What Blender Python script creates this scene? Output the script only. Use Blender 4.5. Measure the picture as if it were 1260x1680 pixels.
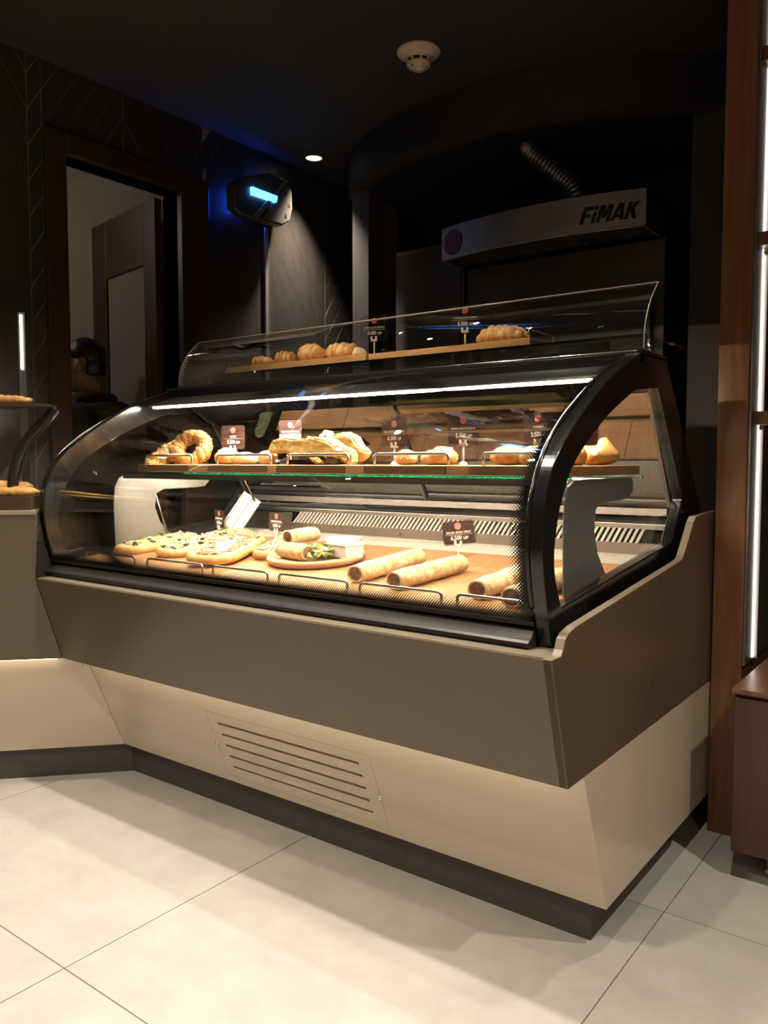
import bpy, bmesh, math, random
from mathutils import Vector, Matrix, noise

# ------------------------------------------------------------------ scene, camera, light
scn = bpy.context.scene
for o in list(bpy.data.objects):
    bpy.data.objects.remove(o, do_unlink=True)
COL = scn.collection
R = math.radians
CAM_H, YAW, PITCH, FPX = 1.25, R(37.0), R(3.57), 1330.0
cd = bpy.data.cameras.new('camera'); cam = bpy.data.objects.new('camera', cd); COL.objects.link(cam)
cd.sensor_fit = 'HORIZONTAL'; cd.sensor_width = 36.0; cd.lens = 36.0 * FPX / 1260.0
cd.clip_start = 0.02; cd.clip_end = 60
cam.location = (0, 0, CAM_H); cam.rotation_euler = (R(90) - PITCH, 0, YAW)
scn.camera = cam
wd = bpy.data.worlds.new('world'); scn.world = wd; wd.use_nodes = True
wd.node_tree.nodes['Background'].inputs[0].default_value = (1.0, .86, .7, 1)
wd.node_tree.nodes['Background'].inputs[1].default_value = 0.0
vs = scn.view_settings
vs.view_transform = 'Standard'; vs.look = 'None'; vs.gamma = 1.0; vs.use_curve_mapping = False
vs.exposure = 0.0
try:
    cy = scn.cycles
    cy.use_denoising = True; cy.max_bounces = 10; cy.transparent_max_bounces = 32
    cy.glossy_bounces = 5; cy.diffuse_bounces = 4; cy.sample_clamp_indirect = 6.0
    cy.caustics_reflective = False; cy.caustics_refractive = False
except Exception:
    pass
WARM = (1.0, .875, .73)
CEIL = 2.98
# ceiling downlights: x, y, power, cone degrees, blend, lamp radius
DOWNLIGHTS = [(-1.75, 1.42, 300, 86, .55, .035), (-2.75, .95, 125, 90, .6, .04), (-.42, 1.62, 80, 80, .7, .035),
              (-1.2, .0, 200, 110, .6, .04), (.75, 1.55, 220, 100, .6, .04), (-2.4, -.6, 180, 110, .6, .04),
              (-2.25, 1.95, 70, 70, .8, .03), (-1.25, 1.95, 70, 70, .8, .03),
              (-1.0, -2.6, 300, 130, .6, .04), (1.6, -1.2, 300, 130, .6, .04)]  # last pair added unseen, to light the shop walls for reflections

# ------------------------------------------------------------------ pixel helper (authoring aid: pixel -> point on a real plane)
_fw = Vector((-math.sin(YAW) * math.cos(PITCH), math.cos(YAW) * math.cos(PITCH), -math.sin(PITCH)))
_rt = Vector((math.cos(YAW), math.sin(YAW), 0)); _up = _rt.cross(_fw)
CC = Vector((0, 0, CAM_H))
def P(x, y, ax, v):
    r = _fw * FPX + _rt * (x - 630) - _up * (y - 840)
    return CC + r * ((v - CC[ax]) / r[ax])

# ------------------------------------------------------------------ materials
MATS = {}
def nodes(name):
    m = bpy.data.materials.new(name); m.use_nodes = True
    return m, m.node_tree, m.node_tree.nodes['Principled BSDF']
def setp(b, **k):
    for n, v in k.items():
        n = n.replace('_', ' ')
        if n in b.inputs:
            b.inputs[n].default_value = v
def rgb(c): return (c[0], c[1], c[2], 1.0)
def tex_coord(nt, scale=(1, 1, 1), rot=(0, 0, 0), kind='Object'):
    tc = nt.nodes.new('ShaderNodeTexCoord'); mp = nt.nodes.new('ShaderNodeMapping')
    mp.inputs['Scale'].default_value = scale; mp.inputs['Rotation'].default_value = rot
    nt.links.new(tc.outputs[kind], mp.inputs[0]); return mp.outputs[0]
def noise_tex(nt, vec, scale, detail=4, rough=.55, dist=0):
    n = nt.nodes.new('ShaderNodeTexNoise'); n.inputs['Scale'].default_value = scale
    n.inputs['Detail'].default_value = detail; n.inputs['Roughness'].default_value = rough
    n.inputs['Distortion'].default_value = dist
    nt.links.new(vec, n.inputs['Vector']); return n.outputs['Fac']
def ramp(nt, fac, stops):
    r = nt.nodes.new('ShaderNodeValToRGB'); e = r.color_ramp.elements
    while len(e) < len(stops): e.new(.5)
    for i, (p, c) in enumerate(stops):
        e[i].position = p; e[i].color = rgb(c)
    nt.links.new(fac, r.inputs[0]); return r.outputs[0]
def bump(nt, b, h, strength=.2, dist=.01):
    n = nt.nodes.new('ShaderNodeBump'); n.inputs['Strength'].default_value = strength
    n.inputs['Distance'].default_value = dist
    nt.links.new(h, n.inputs['Height']); nt.links.new(n.outputs[0], b.inputs['Normal'])
def plain(name, col, rough=.5, metal=0.0, var=.06, scale=30, spec=.5, coat=0, bmp=0):
    m, nt, b = nodes(name); setp(b, Roughness=rough, Metallic=metal)
    b.inputs['Specular IOR Level'].default_value = spec
    if coat: b.inputs['Coat Weight'].default_value = coat; b.inputs['Coat Roughness'].default_value = .08
    f = noise_tex(nt, tex_coord(nt), scale)
    nt.links.new(ramp(nt, f, [(.3, [c * (1 - var) for c in col]), (.7, [min(1, c * (1 + var)) for c in col])]), b.inputs['Base Color'])
    if bmp: bump(nt, b, f, bmp, .002)
    MATS[name] = m; return m
def wood(name, dark, light, scale=(1, 12, 12), rough=.4, bmp=.05, coat=0, dist=1.2, sc=3.5):
    m, nt, b = nodes(name); setp(b, Roughness=rough)
    if coat: b.inputs['Coat Weight'].default_value = coat; b.inputs['Coat Roughness'].default_value = .12
    v = tex_coord(nt, scale); f = noise_tex(nt, v, sc, 6, .6, dist)
    nt.links.new(ramp(nt, f, [(.25, dark), (.5, [(a + c) / 2 for a, c in zip(dark, light)]), (.75, light)]), b.inputs['Base Color'])
    bump(nt, b, f, bmp, .002); MATS[name] = m; return m
def emit(name, col, s):
    m, nt, b = nodes(name); setp(b, Base_Color=rgb((.8, .8, .8)))
    b.inputs['Emission Color'].default_value = rgb(col); b.inputs['Emission Strength'].default_value = s
    MATS[name] = m; return m
def glass(name, tint=(.97, .99, .98), ior=1.45, extra=0.0, rough=0.0):
    m = bpy.data.materials.new(name); m.use_nodes = True; nt = m.node_tree; nt.nodes.clear()
    out = nt.nodes.new('ShaderNodeOutputMaterial'); mx = nt.nodes.new('ShaderNodeMixShader')
    tr = nt.nodes.new('ShaderNodeBsdfTransparent'); gl = nt.nodes.new('ShaderNodeBsdfGlossy')
    tr.inputs[0].default_value = rgb(tint); gl.inputs['Roughness'].default_value = rough
    # Schlick reflectance from the surface angle, the same on both faces of a pane
    ge = nt.nodes.new('ShaderNodeNewGeometry'); dt = nt.nodes.new('ShaderNodeVectorMath'); dt.operation = 'DOT_PRODUCT'
    nt.links.new(ge.outputs['Incoming'], dt.inputs[0]); nt.links.new(ge.outputs['Normal'], dt.inputs[1])
    def mth(op, a, v, rev=False):
        n = nt.nodes.new('ShaderNodeMath'); n.operation = op; n.use_clamp = True
        nt.links.new(a, n.inputs[1 if rev else 0])
        if v is not None: n.inputs[0 if rev else 1].default_value = v
        return n.outputs[0]
    ab = nt.nodes.new('ShaderNodeMath'); ab.operation = 'ABSOLUTE'; nt.links.new(dt.outputs['Value'], ab.inputs[0])
    f0 = ((ior - 1) / (ior + 1)) ** 2
    fac = mth('ADD', mth('MULTIPLY', mth('POWER', mth('SUBTRACT', ab.outputs[0], 1.0, True), 5.0), 1 - f0), f0)
    if extra:
        a = nt.nodes.new('ShaderNodeMath'); a.operation = 'ADD'; a.use_clamp = True; a.inputs[1].default_value = extra
        nt.links.new(fac, a.inputs[0]); fac = a.outputs[0]
    nt.links.new(fac, mx.inputs[0]); nt.links.new(tr.outputs[0], mx.inputs[1]); nt.links.new(gl.outputs[0], mx.inputs[2])
    nt.links.new(mx.outputs[0], out.inputs[0]); MATS[name] = m; return m
def frit(name, pitch, width, k=.72):
    """printed black dots, shrinking across the band; UV in metres (u along, v across from the solid edge)"""
    m = bpy.data.materials.new(name); m.use_nodes = True; nt = m.node_tree; nt.nodes.clear()
    N = nt.nodes.new; L = nt.links.new
    out = N('ShaderNodeOutputMaterial'); mx = N('ShaderNodeMixShader'); tr = N('ShaderNodeBsdfTransparent')
    df = N('ShaderNodeBsdfDiffuse'); df.inputs[0].default_value = (.012, .011, .01, 1)
    tc = N('ShaderNodeTexCoord'); sp = N('ShaderNodeSeparateXYZ'); L(tc.outputs['UV'], sp.inputs[0])
    def mth(op, a, b=None):
        n = N('ShaderNodeMath'); n.operation = op
        for i, q in enumerate((a, b)):
            if q is None: continue
            if isinstance(q, (int, float)): n.inputs[i].default_value = q
            else: L(q, n.inputs[i])
        return n.outputs[0]
    u = mth('DIVIDE', sp.outputs[0], pitch); v = mth('DIVIDE', sp.outputs[1], pitch)
    def grid(o):
        a = mth('SUBTRACT', mth('FRACT', mth('ADD', u, o)), .5); b = mth('SUBTRACT', mth('FRACT', mth('ADD', v, o)), .5)
        return mth('SQRT', mth('ADD', mth('MULTIPLY', a, a), mth('MULTIPLY', b, b)))
    d = mth('MINIMUM', grid(0.0), grid(.5))
    r = mth('MULTIPLY', mth('SUBTRACT', 1.0, mth('DIVIDE', sp.outputs[1], width)), k)
    f = mth('LESS_THAN', d, r)
    L(f, mx.inputs[0]); L(tr.outputs[0], mx.inputs[1]); L(df.outputs[0], mx.inputs[2]); L(mx.outputs[0], out.inputs[0])
    MATS[name] = m; return m
def crust(name, dark, mid, light, sc=18, rough=.55, bmp=.35):
    m, nt, b = nodes(name); setp(b, Roughness=rough)
    b.inputs['Subsurface Weight'].default_value = 0.0
    v = tex_coord(nt); f = noise_tex(nt, v, sc, 6, .6, .3)
    nt.links.new(ramp(nt, f, [(.3, dark), (.5, mid), (.68, light)]), b.inputs['Base Color'])
    bump(nt, b, noise_tex(nt, v, sc * 5, 5, .6), bmp, .004); MATS[name] = m; return m

def tile_mat():
    m, nt, b = nodes('tile'); setp(b, Roughness=.42)
    oi = nt.nodes.new('ShaderNodeObjectInfo'); tc = nt.nodes.new('ShaderNodeTexCoord')
    mm = nt.nodes.new('ShaderNodeVectorMath'); mm.operation = 'MULTIPLY_ADD'
    mm.inputs[1].default_value = (1, 1, 1); nt.links.new(tc.outputs['Object'], mm.inputs[0])
    cmb = nt.nodes.new('ShaderNodeCombineXYZ'); mu = nt.nodes.new('ShaderNodeMath'); mu.operation = 'MULTIPLY'; mu.inputs[1].default_value = 40
    nt.links.new(oi.outputs['Random'], mu.inputs[0]); nt.links.new(mu.outputs[0], cmb.inputs[0]); nt.links.new(cmb.outputs[0], mm.inputs[2])
    f = noise_tex(nt, mm.outputs[0], 5.0, 9, .72, .3)
    nt.links.new(ramp(nt, f, [(.3, (.385, .365, .33)), (.52, (.44, .415, .375)), (.72, (.49, .465, .425))]), b.inputs['Base Color'])
    g = noise_tex(nt, mm.outputs[0], 40, 6, .7)
    mr = nt.nodes.new('ShaderNodeMapRange'); mr.inputs[3].default_value = .34; mr.inputs[4].default_value = .55
    nt.links.new(g, mr.inputs[0]); nt.links.new(mr.outputs[0], b.inputs['Roughness'])
    bump(nt, b, g, .08, .001); MATS['tile'] = m
tile_mat()
plain('grout', (.16, .145, .12), .9)
plain('ceiling_paint', (.021, .019, .017), .75, var=.1, scale=8)
plain('wall_dark', (.02, .018, .016), .6)
plain('wall_room', (.30, .235, .175), .7)
plain('wall_corridor', (.30, .255, .21), .8, var=.02)
plain('pier', (.042, .034, .026), .65)
plain('joint', (.22, .19, .165), .6)
wood('plank', (.022, .019, .016), (.04, .034, .028), (8, 8, 1.2), .38, .03)
wood('casing', (.026, .012, .006), (.05, .023, .011), (10, 10, 1), .4)
wood('pillar_wood', (.12, .045, .02), (.23, .10, .045), (9, 9, .8), .33, .02)
wood('cabinet_wood', (.038, .014, .007), (.066, .026, .012), (9, 9, .9), .3, .02)
plain('taupe', (.098, .073, .048), .24, var=.03, scale=5, spec=.45)
plain('taupe_edge', (.22, .18, .125), .4, var=.03)
plain('cream', (.54, .46, .355), .17, var=.015, scale=4, spec=.5)
plain('slot', (.025, .018, .012), .8)
plain('plinth', (.055, .044, .034), .5, var=.08)
plain('black_gloss', (.008, .008, .008), .16, spec=.6)
plain('black_satin', (.012, .011, .010), .4)
plain('rail_grey', (.075, .068, .06), .38, .6)
plain('steel', (.55, .53, .50), .28, 1.0, var=.04)
plain('server_steel', (.72, .70, .66), .4, .35, var=.06, scale=20)
plain('chrome', (.75, .73, .70), .16, 1.0, var=.02)
plain('steel_dark', (.22, .20, .18), .42, .9)
plain('hood_steel', (.44, .38, .33), .46, 1.0, var=.06, scale=(4))
plain('oven_steel', (.10, .09, .08), .5, .7)
plain('white_enamel', (.74, .70, .62), .35, var=.02)
plain('cheek_grey', (.42, .40, .38), .35, .5, var=.05)
plain('plastic_white', (.78, .73, .66), .45, var=.02)
plain('plastic_cream', (.62, .50, .37), .45, var=.03)
plain('hole', (.01, .009, .008), .8)
plain('paper', (.85, .83, .80), .6, var=.01)
plain('red_print', (.26, .02, .025), .45)
plain('pink_print', (.95, .30, .27), .5, var=.02)
plain('pink_deep', (.55, .08, .09), .5)
plain('card', (.050, .026, .023), .35, var=.05)
plain('lettering_white', (.9, .84, .76), .6, var=.01)
plain('logo_magenta', (.30, .05, .18), .5)
plain('logo_dark', (.12, .015, .07), .5)
plain('black_print', (.006, .006, .006), .5)
plain('foil', (.22, .21, .20), .42, 1.0, bmp=.4, scale=60)
plain('device_body', (.05, .047, .045), .35)
plain('device_stripe', (.5, .46, .42), .3, .8)
plain('fabric', (.04, .036, .032), .85, bmp=.2, scale=200)
plain('trouser', (.015, .015, .018), .9)
plain('shirt', (.25, .24, .23), .9)
plain('skin', (.36, .20, .13), .5, var=.06)
plain('hair', (.008, .006, .005), .45, bmp=.6, scale=(90))
wood('shelf_wood', (.36, .16, .055), (.60, .31, .12), (1.5, 14, 14), .36, .03)
wood('deck_wood', (.27, .105, .035), (.58, .31, .125), (14, 1.4, 14), .4, .02)
wood('strip_dark', (.12, .055, .022), (.2, .1, .042), (2, 14, 14), .4)
wood('plate_wood', (.50, .27, .13), (.66, .40, .21), (3, 10, 10), .45, .02)
wood('tray_dark', (.045, .025, .014), (.08, .045, .022), (2, 12, 12), .4)
emit('led_case', (1.0, .83, .63), 290)
emit('led_shelf', (1.0, .82, .62), 120)
emit('led_base', (1.0, .80, .56), 9)
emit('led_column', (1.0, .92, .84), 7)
emit('lamp_disc', (1.0, .9, .78), 5)
emit('lamp_disc_dim', (1.0, .93, .84), 1.1)
emit('blue_lamp', (.06, .35, 1.0), 6)
emit('blue_tube', (.01, .09, 1.0), 90)
emit('digit', (1.0, .75, .45), .6)
glass('glass', (.965, .98, .975))
glass('glass_green', (.80, .93, .86), 1.5, .02)
glass('glass_edge', (.10, .42, .30), 1.5, .10)
glass('mirror_glass', (.55, .50, .44), 1.5, .46, .03)
glass('acrylic', (.93, .92, .90), 1.5, .04)
frit('frit_bottom', .0078, .055, .52)
frit('frit_side', .0086, .062, .66)
crust('bread', (.36, .14, .035), (.60, .31, .09), (.80, .55, .24), 22)
crust('bread_gold', (.50, .19, .04), (.70, .36, .10), (.83, .55, .23), 26)
crust('ring_crust', (.34, .11, .025), (.52, .22, .05), (.66, .34, .10), 30)
crust('bread_pale', (.58, .34, .13), (.76, .53, .26), (.86, .70, .44), 20)
crust('flat_yellow', (.58, .34, .09), (.76, .52, .18), (.84, .66, .32), 34)
crust('wrap_skin', (.46, .23, .08), (.74, .52, .26), (.84, .68, .44), 55)
crust('pide_crust', (.52, .22, .05), (.74, .43, .14), (.84, .60, .28), 18)
crust('cheese', (.72, .36, .10), (.84, .66, .30), (.92, .86, .66), 60)
crust('filling', (.10, .04, .018), (.24, .11, .05), (.42, .24, .12), 90)
plain('rim_highlight', (.55, .47, .38), .25, var=.02)  # pale colour paints the light that the guard edges catch
plain('sesame', (.90, .76, .50), .5)
plain('tomato', (.72, .20, .08), .4, var=.2, scale=60)
plain('olive', (.035, .03, .025), .35)
plain('ham', (.80, .40, .26), .5, var=.15, scale=60)
plain('herb', (.30, .42, .08), .5, var=.3, scale=60)
plain('lettuce', (.66, .76, .28), .45, var=.25, scale=50)

# ------------------------------------------------------------------ mesh helpers
def link(o, parent=None):
    COL.objects.link(o)
    if parent is not None: o.parent = parent
    return o
def obj(name, bm, mat, parent=None, smooth=False, world=False, bevel=0, uv=None):
    me = bpy.data.meshes.new(name)
    bmesh.ops.recalc_face_normals(bm, faces=bm.faces)
    bm.to_mesh(me); bm.free()
    me.materials.append(MATS[mat])
    if smooth:
        for p in me.polygons: p.use_smooth = True
    o = link(bpy.data.objects.new(name, me), parent)
    if world and parent is not None:
        pp = parent; off = Vector((0, 0, 0))
        while pp is not None:
            off += Vector(pp.location); pp = pp.parent
        o.location = -off
    if bevel:
        md = o.modifiers.new('bevel', 'BEVEL'); md.width = bevel; md.segments = 2; md.limit_method = 'ANGLE'; md.angle_limit = R(40)
    return o
def thing(name, label, cat, loc=(0, 0, 0), rot=(0, 0, 0), group=None):
    o = bpy.data.objects.new(name, None); o.empty_display_size = .05; COL.objects.link(o)
    o.location = loc; o.rotation_euler = rot; o['label'] = label; o['category'] = cat
    if group: o['group'] = group
    return o
def tag(o, label, cat, group=None):
    o['label'] = label; o['category'] = cat
    if group: o['group'] = group
    return o
def struct(o): o['kind'] = 'structure'; return o
def stuff(o): o['kind'] = 'stuff'; return o
def new(): return bmesh.new()
def poly(bm, vs_, fs):
    v = [bm.verts.new(p) for p in vs_]
    for f in fs:
        try: bm.faces.new([v[i] for i in f])
        except ValueError: pass
def box(bm, x0, x1, y0, y1, z0, z1, mtx=None):
    p = [Vector((x, y, z)) for z in (z0, z1) for y in (y0, y1) for x in (x0, x1)]
    if mtx is not None: p = [mtx @ q for q in p]
    poly(bm, p, [(0, 1, 3, 2), (4, 6, 7, 5), (0, 4, 5, 1), (1, 5, 7, 3), (3, 7, 6, 2), (2, 6, 4, 0)])
    return bm
def bx(*a, **k): return box(new(), *a, **k)
def prism(bm, prof, a0, a1, axis=0, mtx=None):
    """extrude a polygon along an axis; prof holds the two other coordinates"""
    n = len(prof); pts = []
    for a in (a0, a1):
        for p in prof:
            q = [0, 0, 0]; q[axis] = a; k = [i for i in range(3) if i != axis]; q[k[0]] = p[0]; q[k[1]] = p[1]
            q = Vector(q); pts.append(mtx @ q if mtx is not None else q)
    poly(bm, pts, [tuple(range(n)), tuple(range(2 * n - 1, n - 1, -1))] + [(i, (i + 1) % n, n + (i + 1) % n, n + i) for i in range(n)])
    return bm
def pr(*a, **k): return prism(new(), *a, **k)
def ring_prism(bm, outer, inner, a0, a1, axis=0):
    """a frame: polygon with a hole (same vertex count), extruded"""
    n = len(outer); pts = []
    for a in (a0, a1):
        for pp in (outer, inner):
            for p in pp:
                q = [0, 0, 0]; q[axis] = a; k = [i for i in range(3) if i != axis]; q[k[0]] = p[0]; q[k[1]] = p[1]; pts.append(q)
    f = []
    for i in range(n):
        j = (i + 1) % n
        f += [(i, j, n + j, n + i), (2 * n + i, 3 * n + i, 3 * n + j, 2 * n + j), (i, 2 * n + i, 2 * n + j, j), (n + i, n + j, 3 * n + j, 3 * n + i)]
    poly(bm, pts, f); return bm
def tube(bm, path, rad, seg=10, closed=False, cap=True):
    path = [Vector(p) for p in path]; n = len(path)
    rads = rad if isinstance(rad, (list, tuple)) else [rad] * n
    rings = []; prev = None
    for i in range(n):
        if closed: t = path[(i + 1) % n] - path[i - 1]
        else: t = path[min(i + 1, n - 1)] - path[max(i - 1, 0)]
        t.normalize()
        if prev is None:
            a = Vector((0, 0, 1)) if abs(t.z) < .9 else Vector((1, 0, 0)); u = t.cross(a).normalized()
        else:
            u = (prev - t * prev.dot(t)).normalized()
        prev = u; w = t.cross(u)
        rings.append([bm.verts.new(path[i] + (u * math.cos(2 * math.pi * k / seg) + w * math.sin(2 * math.pi * k / seg)) * rads[i]) for k in range(seg)])
    for i in range(n if closed else n - 1):
        a, b = rings[i], rings[(i + 1) % n]
        for k in range(seg): bm.faces.new((a[k], a[(k + 1) % seg], b[(k + 1) % seg], b[k]))
    if cap and not closed:
        bm.faces.new(rings[0][::-1]); bm.faces.new(rings[-1])
    return bm
def lathe(bm, prof, seg=32, at=(0, 0, 0)):
    at = Vector(at); rings = []
    for r, z in prof:
        if r < 1e-6: rings.append([bm.verts.new(at + Vector((0, 0, z)))])
        else: rings.append([bm.verts.new(at + Vector((r * math.cos(2 * math.pi * k / seg), r * math.sin(2 * math.pi * k / seg), z))) for k in range(seg)])
    for a, b in zip(rings, rings[1:]):
        for k in range(seg):
            j = (k + 1) % seg
            f = [a[k % len(a)], a[j % len(a)], b[j % len(b)], b[k % len(b)]]
            f = list(dict.fromkeys(f))
            if len(f) > 2:
                try: bm.faces.new(f)
                except ValueError: pass
    return bm
def round_path(pts, r, n=5):
    """polyline with filleted inner corners"""
    out = [Vector(pts[0])]
    for a, b, c in zip(pts, pts[1:], pts[2:]):
        a, b, c = Vector(a), Vector(b), Vector(c)
        d1 = (a - b).normalized(); d2 = (c - b).normalized()
        p, q = b + d1 * r, b + d2 * r
        for i in range(n + 1):
            t = i / n; out.append(p * (1 - t) ** 2 + b * 2 * t * (1 - t) + q * t ** 2)
    out.append(Vector(pts[-1])); return out
def rounded_rect(w, h, r, n=5):
    o = []
    for cx, cz, a0 in ((w / 2 - r, h / 2 - r, 0), (-w / 2 + r, h / 2 - r, 90), (-w / 2 + r, -h / 2 + r, 180), (w / 2 - r, -h / 2 + r, 270)):
        for i in range(n + 1):
            a = R(a0 + 90 * i / n); o.append((cx + r * math.cos(a), cz + r * math.sin(a)))
    return o
def catmull(pts, n=6):
    pts = [Vector(p) for p in pts]; o = []
    for i in range(len(pts) - 1):
        p0 = pts[max(i - 1, 0)]; p1 = pts[i]; p2 = pts[i + 1]; p3 = pts[min(i + 2, len(pts) - 1)]
        for k in range(n):
            t = k / n
            o.append(.5 * ((2 * p1) + (p2 - p0) * t + (2 * p0 - 5 * p1 + 4 * p2 - p3) * t * t + (3 * p1 - p0 - 3 * p2 + p3) * t ** 3))
    o.append(pts[-1]); return o
def text(name, body, size, mat, parent, loc, rot=(R(90), 0, 0), extrude=.0004, shear=0, bold=0, align='CENTER', width=None):
    cu = bpy.data.curves.new(name, 'FONT'); cu.body = body; cu.size = size; cu.extrude = extrude; cu.shear = shear; cu.offset = bold
    cu.align_x = align; cu.space_character = 1.06 if shear else 1.0; cu.align_y = 'CENTER'; cu.resolution_u = 3
    t = bpy.data.objects.new(name + '_src', cu); COL.objects.link(t)
    bpy.context.view_layer.update()
    me = bpy.data.meshes.new_from_object(t.evaluated_get(bpy.context.evaluated_depsgraph_get()))
    bpy.data.objects.remove(t, do_unlink=True)
    if width:
        xs = [v.co.x for v in me.vertices]; s = width / max(1e-6, max(xs) - min(xs))
        for v in me.vertices: v.co.x *= s
    me.materials.clear(); me.materials.append(MATS[mat]); me.name = name
    o = link(bpy.data.objects.new(name, me), parent); o.location = loc; o.rotation_euler = rot
    return o
def icos(bm, c, r, sub=1, sc=(1, 1, 1), rot=None):
    m = Matrix.Translation(Vector(c)) @ (rot.to_matrix().to_4x4() if rot is not None else Matrix()) @ Matrix.Diagonal((*sc, 1))
    bmesh.ops.create_icosphere(bm, subdivisions=sub, radius=r, matrix=m); return bm
def octa(bm, c, a, rotm):
    pts = [Vector(c) + rotm @ Vector(p) for p in ((a[0], 0, 0), (-a[0], 0, 0), (0, a[1], 0), (0, -a[1], 0), (0, 0, a[2]), (0, 0, -a[2]))]
    poly(bm, pts, [(0, 2, 4), (2, 1, 4), (1, 3, 4), (3, 0, 4), (2, 0, 5), (1, 2, 5), (3, 1, 5), (0, 3, 5)])

# ------------------------------------------------------------------ the setting
fl = struct(obj('floor', bx(-5.4, 2.6, -3.6, 4.95, -.10, -.004), 'grout'))
TX0, TXS, TY0, TYS = -.69, 1.102, 1.065, 1.145
tm = None
for i in range(-4, 3):
    for j in range(-4, 4):
        x0 = TX0 + i * TXS; y0 = TY0 + j * TYS
        if y0 > 4.4: continue
        if tm is None:
            o = obj('floor_tile', bx(.0015, TXS - .0015, .0015, TYS - .0015, -.012, 0), 'tile', fl, bevel=.001); tm = o.data
        else:
            o = link(bpy.data.objects.new('floor_tile', tm), fl)
        o.location = (x0, y0, 0)
struct(obj('ceiling', bx(-3.5, 2.6, -3.6, 5.0, CEIL, CEIL + .1), 'ceiling_paint'))
# left wall with the doorway
WX = -3.35; DY0, DY1, DZ = 2.086, 2.72, 2.61; CAS0, CAS1, CASZ = 1.985, 2.90, 2.70
wb = new()
box(wb, WX - .12, WX - .012, -3.6, DY0, 0, CEIL); box(wb, WX - .12, WX - .012, DY1, 4.95, 0, CEIL); box(wb, WX - .12, WX - .012, DY0, DY1, DZ, CEIL)
wl = struct(obj('wall_left', wb, 'wall_dark'))
def clip(pg, nx, nz, d):
    out = []
    for i in range(len(pg)):
        a, b = pg[i], pg[(i + 1) % len(pg)]; da = a[0] * nx + a[1] * nz - d; db = b[0] * nx + b[1] * nz - d
        if da <= 0: out.append(a)
        if (da < 0 < db) or (db < 0 < da):
            t = da / (da - db); out.append((a[0] + (b[0] - a[0]) * t, a[1] + (b[1] - a[1]) * t))
    return out
def clip_rect(pg, y0, y1, z0, z1):
    for a in ((-1, 0, -y0), (1, 0, y1), (0, -1, -z0), (0, 1, z1)):
        if len(pg) < 3: return []
        pg = clip(pg, *a)
    return pg
b = new()
for y0_, y1_, z0_, z1_ in ((1.0, CAS0, .9, CEIL), (CAS0, CAS1, CASZ, CEIL), (CAS1, 4.6, .9, CEIL)): box(b, WX - .0118, WX - .0012, y0_, y1_, z0_, z1_ - .002)
obj('joint_filler', b, 'joint', wl)
HC, PH, SL = .48, .15, 1.5
for c in range(-6, 2):
    ya = 3.84 + c * HC - HC; yb = ya + HC
    s = 1 if c % 2 == 0 else -1          # the half column left of a valley falls towards it
    for k in range(-6, 26):
        zt = .5 + k * PH
        za, zb = (zt + HC * SL, zt) if s == 1 else (zt, zt + HC * SL)
        pg0 = [(ya, za), (yb, zb), (yb, zb + PH), (ya, za + PH)]
        for rg in ((1.0, CAS0, .9, CEIL), (CAS0, CAS1, CASZ, CEIL), (CAS1, 4.6, .9, CEIL)):
            pg = clip_rect(pg0, *rg)
            if len(pg) < 3: continue
            ar = abs(sum(p[0] * q[1] - q[0] * p[1] for p, q in zip(pg, pg[1:] + pg[:1]))) / 2
            if ar < .002: continue
            cy_ = sum(p[0] for p in pg) / len(pg); cz_ = sum(p[1] for p in pg) / len(pg)
            ins = []
            for p in pg:
                d = Vector((cy_ - p[0], cz_ - p[1])); d.normalize(); ins.append((p[0] + d.x * .006, p[1] + d.y * .006))
            ou = []
            for p in pg:
                d = Vector((cy_ - p[0], cz_ - p[1])); d.normalize(); ou.append((p[0] + d.x * .0025, p[1] + d.y * .0025))
            n = len(pg)
            V = [(-.0011, *p) for p in ou] + [(-.0006, *p) for p in ou] + [(0, *p) for p in ins]
            F = [tuple(range(n))[::-1], tuple(range(2 * n, 3 * n))]
            for i in range(n):
                j = (i + 1) % n; F += [(i, j, n + j, n + i), (n + i, n + j, 2 * n + j, 2 * n + i)]
            b = new(); poly(b, [(WX + v[0], v[1], v[2]) for v in V], F); obj('plank', b, 'plank', wl)
# door casing and leaf
d1 = struct(thing('door_1', 'brown wooden doorway in the dark plank wall', 'door', (WX, 2.4, 0))); del d1['category']
for nm, a in (('jamb', (WX - .13, WX + .025, CAS0, DY0, 0, CASZ)), ('jamb', (WX - .13, WX + .025, DY1, CAS1, 0, CASZ)), ('lintel', (WX - .13, WX + .025, DY0, DY1, DZ, CASZ))):
    obj(nm, bx(*a), 'casing', d1, world=True, bevel=.004)
ang = math.atan2(2.83 - 2.70, -.76)
leaf = link(bpy.data.objects.new('door_leaf', None), d1); leaf.location = (-.14, 2.70 - 2.4, 0); leaf.rotation_euler = (0, 0, ang)
b = new(); box(b, 0, .13, -.02, .02, .01, DZ - .01); box(b, .58, .76, -.02, .02, .01, DZ - .01); box(b, .13, .58, -.02, .02, 2.28, DZ - .01); box(b, .13, .58, -.02, .02, .01, .22)
obj('leaf_frame', b, 'casing', leaf, bevel=.003); obj('leaf_panel', bx(.13, .58, -.008, .008, .22, 2.28), 'wall_corridor', leaf)
b = new(); tube(b, [(.70, .03, 1.05), (.70, .07, 1.05), (.60, .07, 1.05)], .009, 8); obj('handle', b, 'steel', leaf, smooth=True)
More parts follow.
